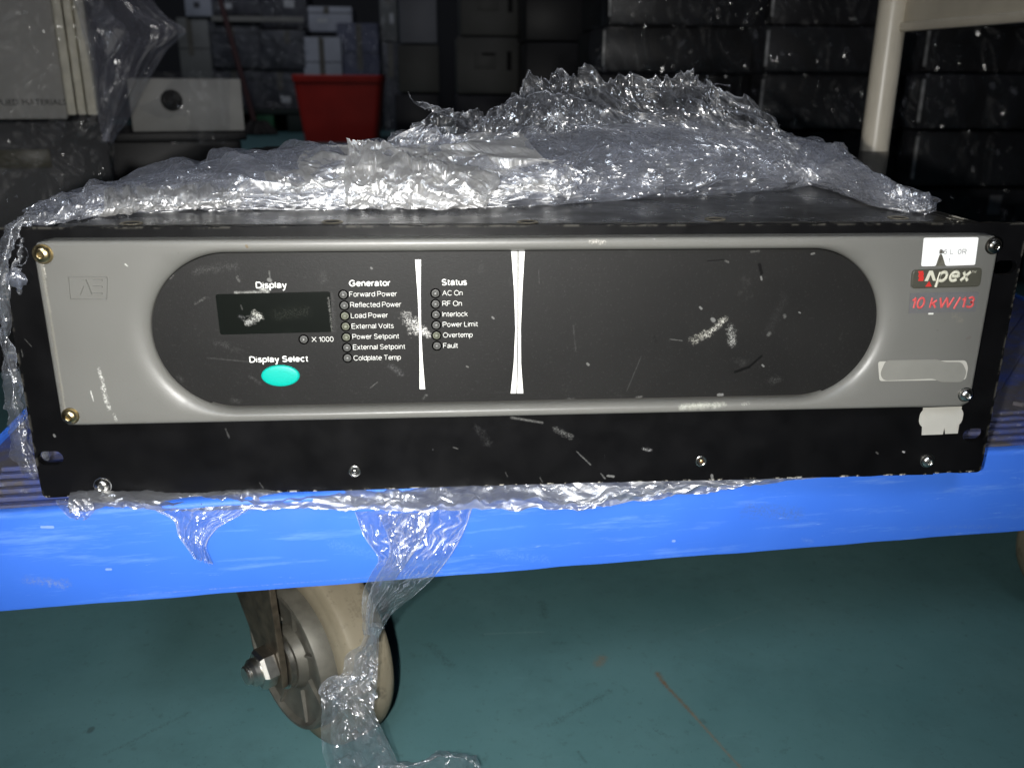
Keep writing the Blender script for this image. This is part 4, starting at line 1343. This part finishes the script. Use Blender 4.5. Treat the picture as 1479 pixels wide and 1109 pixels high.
# film squeezed out under the front edge, flaps, and the tail by the caster
LO = TO + np.array([0, -4, H0])
low = thing('stretch_film', 'torn clear film trapped under the generator, hanging over the blue beam to the floor', 'film', LO)


def dsurf(px, py, off=2.4):
    q = onz(px, py, 1.2)
    if (q - TO) @ EN > 2.0:
        return q
    return onpl(px, py, TO - off * EN, EN)


cols = [100, 150, 200, 260, 330, 400, 470, 540, 600, 660, 720, 780, 840, 900, 960, 1020, 1080, 1140, 1185]
topy = [714, 708, 704, 702, 700, 699, 697, 695, 689, 686, 685, 686, 689, 690, 689, 688, 687, 686, 687]
boty = [742, 736, 735, 742, 737, 736, 737, 740, 741, 741, 738, 738, 738, 729, 722, 713, 705, 696, 691]
R0, R1, R2, R3 = [], [], [], []
for x, a, b in zip(cols, topy, boty):
    o_f = 3.0 + 13.0 * math.exp(-((x - 690) / 170) ** 2)          # the film stands off the beam where it is bunched
    p0 = dsurf(x, a - 2) + np.array([0, 4, 0])
    p3 = dsurf(x, b, o_f)
    R0.append(p0)
    R1.append(p0 * .66 + p3 * .34 + np.array([0, -1.2, 1.5]))
    R2.append(p0 * .33 + p3 * .67 + np.array([0, -1.6, 1.5]))
    R3.append(p3)
film_sheet('film_edge', [R0, R1, R2, R3], 620, 60, F_LOW, low, 101, amp=.15, freq=.09, big=.5, bigf=.03, ang=1.57, spread=.6, origin=LO, jag1=3.5, jagf=.06, edge=.3, fine=.9)
film_sheet('film_edge', [[p + np.array([0, -.6, .6]) for p in R] for R in (R0, R1, R2)] + [[p + np.array([0, -1.2, 3]) for p in R3]], 520, 50, F_LOW, low, 103, amp=.14, freq=.06, big=.9, ang=1.57, spread=1.2, origin=LO, jag1=7, jagf=.06, edge=.3, fine=.6)


def bplane(px, py, off):
    return onpl(px, py, TO - off * EN, EN)


def flap(lefts, rights, offs, nu, nv, seed, mid=None, **kw):
    """lefts/rights: photo points top to bottom; offs: mm in front of the beam's face"""
    rows = []
    for k, ((lx, ly), (rx, ry), o) in enumerate(zip(lefts, rights, offs)):
        row = []
        for s in np.linspace(0, 1, 5):
            row.append(bplane(lx + (rx - lx) * s, ly + (ry - ly) * s, o + (4 + o * .0) * math.sin(math.pi * s) + 1.2 * math.sin(6 * s + k)))
        rows.append(row)
    return film_sheet('film_flap', rows, nu, nv, mt_, low, seed, origin=LO, **kw)


mt_ = F_TAIL
flap([(80, 722), (92, 740), (104, 750)], [(132, 720), (136, 738), (118, 752)], [1.5, 4, 4], 90, 50, 107, amp=0.21, freq=.16, big=.8, edge=.5, jag1=3)
flap([(225, 738), (250, 752), (258, 775), (272, 795), (284, 812)], [(372, 728), (340, 748), (312, 765), (298, 790), (309, 818)], [3, 5, 6, 7, 6], 160, 120, 109, crease=.5, amp=.17, freq=.18, big=1.2, ang=.2, spread=.6, edge=.7, jag1=5)
flap([(512, 738), (526, 775), (546, 806), (536, 828), (524, 856), (523, 890), (527, 915)], [(682, 734), (668, 772), (648, 806), (624, 836), (596, 862), (566, 885), (548, 915)],
     [3, 6, 8, 4, -4, -16, -28], 220, 220, 113, crease=.6, amp=.14, freq=.22, big=.9, ang=.15, spread=.35, edge=.75)
flap([(545, 742), (560, 775), (560, 806), (546, 830), (533, 858), (528, 890), (529, 916)], [(622, 740), (612, 775), (592, 806), (572, 834), (552, 862), (540, 885), (540, 916)],
     [5, 9, 11, 6, -1, -14, -27], 140, 180, 117, crease=.5, amp=.2, freq=.2, big=1.4, ang=.2, spread=.8, edge=.6)
# tail on the tyre and on to the floor
tl_l = [(527, 908), (522, 930), (500, 945), (494, 972), (474, 978), (460, 996), (466, 1014), (464, 1050), (466, 1085), (474, 1112), (480, 1140)]
tl_r = [(548, 908), (547, 930), (546, 955), (545, 975), (543, 1000), (540, 1025), (548, 1045), (560, 1070), (570, 1090), (580, 1112), (600, 1140)]
offs = [-26, -34, -38, -36, -32, -30, -30, -34, -42, -52, -64]
flap(tl_l, tl_r, offs, 150, 260, 121, amp=.42, freq=.075, big=2.5, bigf=.04, ang=.25, spread=1.3, edge=.6, base=.06)
flap([(x + 14, y) for x, y in tl_l], [(x - 6, y) for x, y in tl_r], [o - 6 for o in offs], 120, 200, 127, amp=.5, freq=.08, big=3, bigf=.05, ang=.3, spread=1.6, edge=.4)
g0 = [onz(x, y, FLOOR + 16) for x, y in ((548, 1092), (590, 1098), (640, 1082), (668, 1086), (690, 1096))]
g1 = [onz(x, y, FLOOR + 22) for x, y in ((545, 1104), (590, 1106), (640, 1092), (672, 1096), (694, 1106))]
g2 = [onz(x, y, FLOOR + 3) for x, y in ((540, 1135), (600, 1130), (640, 1125), (680, 1128), (700, 1130))]
film_sheet('film_scrap', [g0, g1, g2], 180, 70, F_TAIL, low, 131, amp=0.252, freq=.07, big=2.0, origin=LO, jag0=6, edge=.6)

# ------------------------------------------------------------------ background: left cabinet and its wrap
M_CAB = plain('cream_cabinet_paint', (.46, .44, .41), .5, var=.1, scale=8)
M_CABE = plain('ivory_edge_strip', (.9, .84, .68), .5, var=.15, scale=60)
M_DKM = plain('dark_machine_case', (.012, .012, .014), .5, var=.3, scale=20)
M_DKW = plain('dim_machine_window', (.085, .075, .045), .4, var=.2, scale=50)
M_BLKB = plain('black_case_shell', (.032, .032, .035), .42, var=.25, scale=10)
M_GREYBOX = plain('pale_grey_enamel', (.46, .455, .44), .5, var=.15, scale=14)
M_SERIF = plain('black_print', (.006, .006, .007), .7)
YK = 1000.0
K0 = ony(140, 172, YK)
RZK = math.radians(18)
KC = (K0[0] - 300 * math.cos(RZK), YK - 300 * math.sin(RZK))
unit = thing('machine_cabinet', 'dark machine cabinet with a dim window standing on the floor beneath the cream cabinet', 'cabinet', (KC[0], KC[1], FLOOR), RZK)
o_ = np.array([K0[0] - 300, YK, FLOOR])
bm = bmesh.new()
box(bm, -500, 312, 2, 420, 0, K0[2] - FLOOR - 2, 4)
finish('case', bm, M_DKM, unit)
wa, wb = ony(8, 214, YK), ony(80, 240, YK)
bx('window', wa[0] - o_[0], wb[0] - o_[0], -1, 3, wb[2] - o_[2], wa[2] - o_[2], M_DKW, unit, .5)
cab = thing('equipment_cabinet', 'cream equipment cabinet with black lettering and ivory edge strip under clear film', 'cabinet', (KC[0], KC[1], K0[2]), RZK)
o_ = np.array([K0[0] - 300, YK, K0[2]])
bm = bmesh.new()
box(bm, -500, 262, 0, 380, 0, 480, 3)
finish('cabinet_body', bm, M_CAB, cab)
bm = bmesh.new()
for a, b, yy in ((262.5, 274, -7), (276, 287, -4), (289, 303, -9)):
    box(bm, a, b, yy, 360, 6, 480, 1.5)
finish('edge_strip', bm, M_CABE, cab)
lt = text('APPLIED MATERIALS', -8, 99, 151, YK - .5, M_SERIF, cab, py1=151)
lt.location = Vector(-o_) / 1000
wrap = thing('wrap_film', 'loose clear film hanging over the cream cabinet, with a pointed flap beside its edge', 'film', (K0[0], YK - 20, K0[2]))
WO = (K0[0], YK - 20, K0[2])
rows = []
for yy in (-30, 60, 120, 190, 250, 330):
    rows.append([ony(x, yy, 984 - .42 * max(0, 140 - x) - 8 * ((k + int(yy / 60)) % 2)) for k, x in enumerate((-40, 20, 60, 100, 140, 165))])
film_sheet('film_cover', rows, 160, 200, F_BACK, wrap, 141, crease=.05, amp=0.21, freq=.02, big=4, bigf=.012, origin=WO)
lefts = [(100, -20), (112, 20), (122, 60), (130, 100), (136, 140), (142, 175), (150, 205)]
rights = [(205, -20), (238, 22), (268, 46), (240, 75), (205, 135), (178, 180), (160, 205)]
rows = []
for k, ((lx, ly), (rx, ry)) in enumerate(zip(lefts, rights)):
    rows.append([ony(lx + (rx - lx) * s, ly + (ry - ly) * s, 975 + 35 * s + 10 * math.sin(5 * s + k * .3)) for s in np.linspace(0, 1, 6)])
film_sheet('film_flap', rows, 150, 200, F_FLAP, wrap, 143, crease=.5, amp=0.189, freq=.018, big=5, bigf=.015, ang=.1, spread=.7, origin=WO, edge=.3, edgew=3, base=.22)

# pump box with a round port on a black bench
YG = 1250.0
ga, gb = ony(172, 190, YG), ony(323, 114, YG)
gx0, gx1, gz0, gz1 = ga[0], gb[0], ga[2], gb[2]
RZG = math.atan2(-(((gx0 + gx1) / 2) - CAM[0]), YG - CAM[1])
o_ = np.array([(gx0 + gx1) / 2, YG + 100, FLOOR])
bench = thing('stand', 'black floor-standing cabinet under the pale grey box with the round port', 'stand', o_, RZG)
bx('stand_body', gx0 - o_[0] - 60, gx1 - o_[0] - 8, -92, 160, 0, gz0 - FLOOR - 17, M_BLKB, bench, 3)
bx('stand_top', gx0 - o_[0] - 70, gx1 - o_[0] + 2, -102, 170, gz0 - FLOOR - 16, gz0 - FLOOR - 1, M_DKM, bench, 2)
pump = thing('instrument_box', 'pale grey metal box with a round black port standing on the black cabinet stand', 'instrument', (o_[0], o_[1], gz0), RZG)
bx('housing', gx0 - o_[0], gx1 - o_[0], -100, 160, 0, gz1 - gz0, M_GREYBOX, pump, 3)
q = ony(225, 145, YG)
bm = bmesh.new()
rr = (ony(240, 145, YG)[0] - q[0])
lathe(bm, [(rr * 1.02, -.5), (rr * 1.02, 3), (rr * .86, 4), (rr * .8, 1), (0, .6)], (q[0] - o_[0], -100, q[2] - gz0), (0, -1, 0), 32, 0)
lathe(bm, [(rr * .5, .8), (rr * .45, 6), (rr * .3, 6.5), (0, 6.2)], (q[0] - o_[0], -100, q[2] - gz0), (0, -1, 0), 20, 0)
finish('port', bm, M_BLACK, pump)
wp = [[ony(x, y, YG - 6 + 5 * ((x // 30 + int(y) // 20) % 2)) for x in (160, 200, 240, 280, 332)] for y in (104, 130, 160, 190, 208)]
w2 = thing('wrap_film', 'clear wrap with specks of light over the pale grey box', 'film', ((gx0 + gx1) / 2, YG - 10, gz0))
film_sheet('film_cover', wp, 140, 80, F_CASE, w2, 151, crease=.04, amp=0.252, freq=.016, big=3, bigf=.01, origin=((gx0 + gx1) / 2, YG - 10, gz0))

# red bin, mop, pallets
M_BIN = plain('red_bin_plastic', (.42, .02, .012), .5, var=.12, scale=6)


def ground(px, py):
    return onz(px, py, FLOOR)


g = ground(487, 206)
YBN = g[1]
bl, br = ony(440, 206, YBN), ony(545, 206, YBN)
tlp, trp = ony(422, 108, YBN), ony(553, 107, YBN)
binx = (bl[0] + br[0]) / 2
binn = thing('bin', 'red tapered plastic bin standing on the floor at the end of the aisle', 'bin', (binx, YBN + 180, FLOOR))
hz_ = tlp[2] - FLOOR
wb_, wt_ = (br[0] - bl[0]) / 2, (trp[0] - tlp[0]) / 2
bm = bmesh.new()
prev = None
for hh, k, dy in ((0, 0, 1.0), (hz_ * .9, .9, 1.16), (hz_ * .9, 1.0, 1.22), (hz_ - 6, 1.03, 1.25), (hz_, 1.0, 1.22), (hz_ - 4, .92, 1.12), (30, 0, .94), (28, -.8, .1)):
    w = wb_ + (wt_ - wb_) * k if k > -.5 else 20
    d = 180 * dy
    lp2 = rrect(-w, w, -d, d, min(40, w * .4, d * .4), 4)
    cur = [bm.verts.new((x, y, hh)) for x, y in lp2]
    if prev:
        for i in range(len(cur)):
            j = (i + 1) % len(cur)
            bm.faces.new((prev[i], prev[j], cur[j], cur[i]))
    prev = cur
bm.faces.new(prev)
bmesh.ops.recalc_face_normals(bm, faces=bm.faces)
finish('tub', bm, M_BIN, binn, angle=40)

M_MOP = plain('dark_mop_yarn', (.035, .03, .028), .9, var=.4, scale=40)
M_MOPH = plain('dull_red_handle', (.06, .02, .02), .6)
g = ground(373, 195)
mop = thing('mop', 'dark yarn mop with a dull red handle leaning near the red bin', 'mop', g)
bm = bmesh.new()
rg = random.Random(4)
for k in range(90):
    a = rg.uniform(0, 2 * math.pi)
    r1_ = rg.uniform(60, 150)
    pts = [(0, 0, 90), (math.cos(a) * r1_ * .5, math.sin(a) * r1_ * .4, 80 + rg.uniform(-10, 20)), (math.cos(a) * r1_, math.sin(a) * r1_ * .7, 8)]
    for (p0, p1) in zip(pts, pts[1:]):
        d = Vector(p1) - Vector(p0)
        lathe(bm, [(11, 0), (10, d.length)], p0, d, 5)
finish('mop_head', bm, M_MOP, mop)
bm = bmesh.new()
e = ony(318, 0, g[1] + 150)
d = Vector(e - g)
lathe(bm, [(22, 80), (20, d.length), (0, d.length)], (0, 0, 0), d, 10)
finish('mop_handle', bm, M_MOPH, mop)

M_PALLET = plain('green_pallet_plastic', (.012, .09, .035), .6, var=.2, scale=10)
M_PALLETD = plain('dark_pallet', (.012, .02, .016), .7, var=.2, scale=10)
M_WBOX = plain('white_carton', (.42, .43, .48), .6, var=.15, scale=4)
M_BBOX = plain('dusky_blue_carton', (.085, .09, .14), .6, var=.3, scale=5)
M_GREY1 = plain('pale_machine_panel', (.36, .37, .42), .5, var=.25, scale=3)
M_GREY2 = plain('olive_grey_machine', (.17, .17, .16), .5, var=.2, scale=4)
M_DARKB = plain('dark_wrapped_carton', (.055, .055, .065), .45, var=.5, scale=6)
M_RACK = plain('grey_rack_steel', (.23, .22, .20), .5, var=.15, scale=10)


def wallbox(name, label, cat, x0, y0, x1, y1, Y, mt, depth=500, group=None, film=None, bev=8, seed=0, extra=None):
    """a box whose front is the photo rectangle at distance Y"""
    a, b = ony(x0, y1, Y), ony(x1, y0, Y)
    cx = (a[0] + b[0]) / 2
    w, h = b[0] - a[0], b[2] - a[2]
    th = thing(name, label, cat, (cx, Y + depth / 2, a[2]), 0, group)
    bm = bmesh.new()
    box(bm, -w / 2, w / 2, -depth / 2, depth / 2, 0, h - 1, bev, 2)
    finish('shell', bm, mt, th)
    if film is not None:
        org = np.array([cx, Y + depth / 2, a[2]])
        rows = []
        for zz in (0, .35, .7, 1):
            rows.append([org + np.array([-w / 2 - 3, 60 - depth / 2, zz * h]), org + np.array([-w / 2 - 2, -depth / 2 - 4, zz * h])] +
                        [org + np.array([-w / 2 + w * s, -depth / 2 - 7, zz * h]) for s in (.25, .5, .75)] +
                        [org + np.array([w / 2 + 2, -depth / 2 - 4, zz * h]), org + np.array([w / 2 + 3, 60 - depth / 2, zz * h])])
        film_sheet('film_wrap', rows, 110, 46, film, th, 200 + seed, crease=.05, amp=0.378, freq=.018, big=4, bigf=.012, ang=.3, spread=1.2, origin=org)
    if extra:
        extra(th, w, h, depth)
    return th


# far stacks at the end of the aisle
YS = 7300.0
far = [
    ('carton', 'pale upright carton, topmost at the far left of the aisle wall', 268, -30, 302, 24, M_GREY1, 0),
    ('carton', 'brownish grey carton under the pale upright one', 270, 26, 300, 184, M_GREY2, 0),
    ('carton', 'dark film-wrapped carton above the shelf rail beside the mop handle', 308, -30, 374, 22, M_DARKB, 1),
    ('carton', 'dark film-wrapped carton just below the shelf rail', 308, 30, 374, 98, M_DARKB, 1),
    ('carton', 'dark film-wrapped carton at the bottom, on the green pallet', 312, 100, 378, 158, M_DARKB, 1),
    ('carton', 'dusky wrapped carton at the top, between the rail stack and the white cartons', 380, -30, 440, 42, M_DARKB, 1),
    ('carton', 'dusky wrapped carton in the middle, above the red bin\'s left rim', 380, 44, 440, 100, M_DARKB, 1),
    ('carton', 'dusky wrapped carton at the bottom, left of the red bin', 380, 102, 438, 158, M_DARKB, 1),
    ('carton', 'bright white carton above the red bin, upper of two', 446, 10, 508, 46, M_WBOX, 0),
    ('carton', 'bright white narrow carton right above the red bin\'s rim', 444, 54, 492, 184, M_WBOX, 0),
    ('carton', 'dusky blue carton above the red bin, right of the white ones', 494, 34, 546, 184, M_BBOX, 1),
    ('carton', 'grey-olive carton over the right rim of the red bin', 550, -30, 572, 60, M_GREY2, 1),
    ('carton', 'dark carton right of the red bin', 556, 62, 576, 190, M_DARKB, 1),
]
M_TAPE = plain('parcel_tape', (.13, .12, .10), .35, var=.2, scale=20)
M_SHEET = plain('paper_label', (.55, .55, .55), .6, var=.1, scale=30)


def carton_bits(seed):
    rg_ = random.Random(seed)

    def f(th, w, h, d):
        x = w * rg_.uniform(-.15, .15)
        bx('tape_strip', x - 22, x + 22, -d / 2 - 1.6, -d / 2 + 4, h * rg_.uniform(.45, .7), h - 6, M_TAPE, th)
        x = w * rg_.uniform(-.35, .1)
        z = h * rg_.uniform(.15, .45)
        bx('label', x, x + w * .22, -d / 2 - 1.4, -d / 2 + 4, z, z + h * .16, M_SHEET if seed % 3 else M_DARKB, th)
        bx('seam', -w / 2 + 4, w / 2 - 4, -d / 2 - .8, -d / 2 + 4, h * .72, h * .72 + 7, M_BLACK, th)
    return f


for k, (nm, lb_, x0, y0, x1, y1, mt, wr) in enumerate(far):
    wallbox(nm, lb_, 'carton', x0, y0, x1, y1, YS + (k % 3) * 40, mt, 420, 'cartons at the end of the aisle', F_CASE if wr else None, 10, k, carton_bits(k))
a, b = ony(306, 27, YS - 40), ony(438, 22, YS - 40)
tag(bx('shelf_rail', a[0], b[0], YS - 60, YS - 20, a[2] - 20, a[2] + 18, M_RACK), 'grey steel shelf rail between the upper and lower wrapped cartons', 'rail')
a, b = ony(322, 178, YS - 300), ony(440, 160, YS - 300)
pal = thing('pallet', 'dark green plastic pallet under the wrapped cartons behind the mop', 'pallet', ((a[0] + b[0]) / 2, YS, FLOOR))
wv = (b[0] - a[0]) / 2
bx('pallet_top', -wv, wv, -300, 400, max(60, b[2] - FLOOR - 30), max(90, b[2] - FLOOR), M_PALLETD, pal, 4)
for sx in (-wv + 10, -60, wv - 140):
    bx('pallet_foot', sx, sx + 130, -290, 390, 0, max(60, b[2] - FLOOR - 30) - .5, M_PALLET if sx == -60 else M_PALLETD, pal, 4)

# grey machines and black cases, centre
YM = 3200.0


def slots_extra(th, w, h, d):
    bx('vent_slot', w / 2 - 52, w / 2 - 34, -d / 2 - 3, -d / 2 + 6, h * .42, h * .75, M_BLACK, th)
    bx('plate', -w * .22, w * .12, -d / 2 - 4, -d / 2 + 6, h * .45, h * .74, M_GREY2, th, 1)
    bx('vent_slot', -w * .1, w * .1, -d / 2 - 6, -d / 2 - 4.2, h * .68, h * .72, M_BLACK, th)


mid = [
    ('metal_cabinet', 'pale bluish metal cabinet, upper of the two above the torn film wisp', 'cabinet', 577, -30, 630, 63, YM + 400, M_GREY1, None),
    ('metal_cabinet', 'dull grey metal cabinet, lower of the two behind the torn film wisp', 'cabinet', 576, 65, 634, 134, YM + 400, M_GREY2, None),
    ('metal_cabinet', 'near-black metal cabinet at the bottom, behind the torn film wisp', 'cabinet', 574, 136, 634, 260, YM + 400, M_DARKB, None),
    ('power_unit', 'olive grey unit with vent slot, upper of the stack at the photo centre', 'unit', 665, -30, 754, 52, YM, M_GREY2, slots_extra),
    ('power_unit', 'olive grey unit with vent slot, middle of the stack at the photo centre', 'unit', 660, 54, 752, 136, YM, M_GREY2, slots_extra),
    ('power_unit', 'dark unit at the bottom of the centre stack, half hidden by torn film', 'unit', 660, 138, 752, 260, YM, M_DARKB, None),
    ('black_crate', 'plain black crate with no film, upper one right of the olive grey units', 'crate', 758, -30, 872, 60, YM - 300, M_BLKB, None),
    ('black_crate', 'plain black crate with no film, lower one right of the olive grey units', 'crate', 757, 62, 870, 240, YM - 300, M_BLKB, None),
]
for k, (nm, lb_, ct_, x0, y0, x1, y1, Y, mt, ex_) in enumerate(mid):
    wallbox(nm, lb_, ct_, x0, y0, x1, y1, Y, mt, 400, None, None, 8, 30 + k, ex_)

# wrapped black cases at the right
YC_ = 1500.0
rows_y = [(-60, 36), (40, 104), (109, 186), (190, 268), (272, 350)]
cols_x = [(879, 1106), (1113, 1335), (1342, 1580)]
rown = ['top', 'second', 'third', 'fourth', 'bottom']
coln = ['left column, above the torn film', 'middle column, crossed by the beige post', 'right column, right of the beige post']
M_CORN = plain('grey_corner_strip', (.62, .62, .62), .25, var=.35, scale=60)
M_CASET = plain('paper_case_tag', (.30, .30, .32), .6, var=.1)
for j, (x0, x1) in enumerate(cols_x):
    for i, (y0, y1) in enumerate(rows_y):
        dx = -9 * i
        Y = YC_ + 30 * ((i * 7 + j * 5) % 3) - 60 * j

        def strip(th, w, h, d):
            bx('corner_strip', -w / 2 - 1.2, -w / 2 + 4, -d / 2 - 1.5, -d / 2 + 5, h * .12, h * .9, M_CORN, th, 1.2)
            if i == 4 and j == 2:
                q = ony(1436, 296, Y)
                bx('tag', q[0] - th.location.x * 1000 - 14, q[0] - th.location.x * 1000 + 14, -d / 2 - 2, -d / 2 + 2, q[2] - th.location.z * 1000 - 20, q[2] - th.location.z * 1000 + 20, M_CASET, th)
        wallbox('wrapped_case', 'black film-wrapped case, %s row of the %s' % (rown[i], coln[j]), 'case', x0 + dx, y0, x1 + dx, y1, Y, M_BLKB, 360, 'black wrapped cases stacked at the right', F_CASE, 6, 60 + i * 3 + j, strip)
    a, b = ony(x0 - 36, 350, YC_ - 60 * j), ony(x1 - 36, 350, YC_ - 60 * j)
    p_ = thing('pallet', 'dark pallet on the floor under the %s of black cases' % coln[j].split(',')[0], 'pallet', ((a[0] + b[0]) / 2, YC_ + 180, FLOOR), 0, 'pallets under the black cases')
    hw_ = (b[0] - a[0]) / 2
    hh_ = a[2] - FLOOR - 4
    bx('pallet_top', -hw_, hw_, -180, 200, hh_ * .6, hh_, M_PALLETD, p_, 3)
    for sx in (-hw_ + 4, -30, hw_ - 64):
        bx('pallet_foot', sx, sx + 60, -175, 195, 0, hh_ * .6 - .5, M_PALLETD, p_, 3)
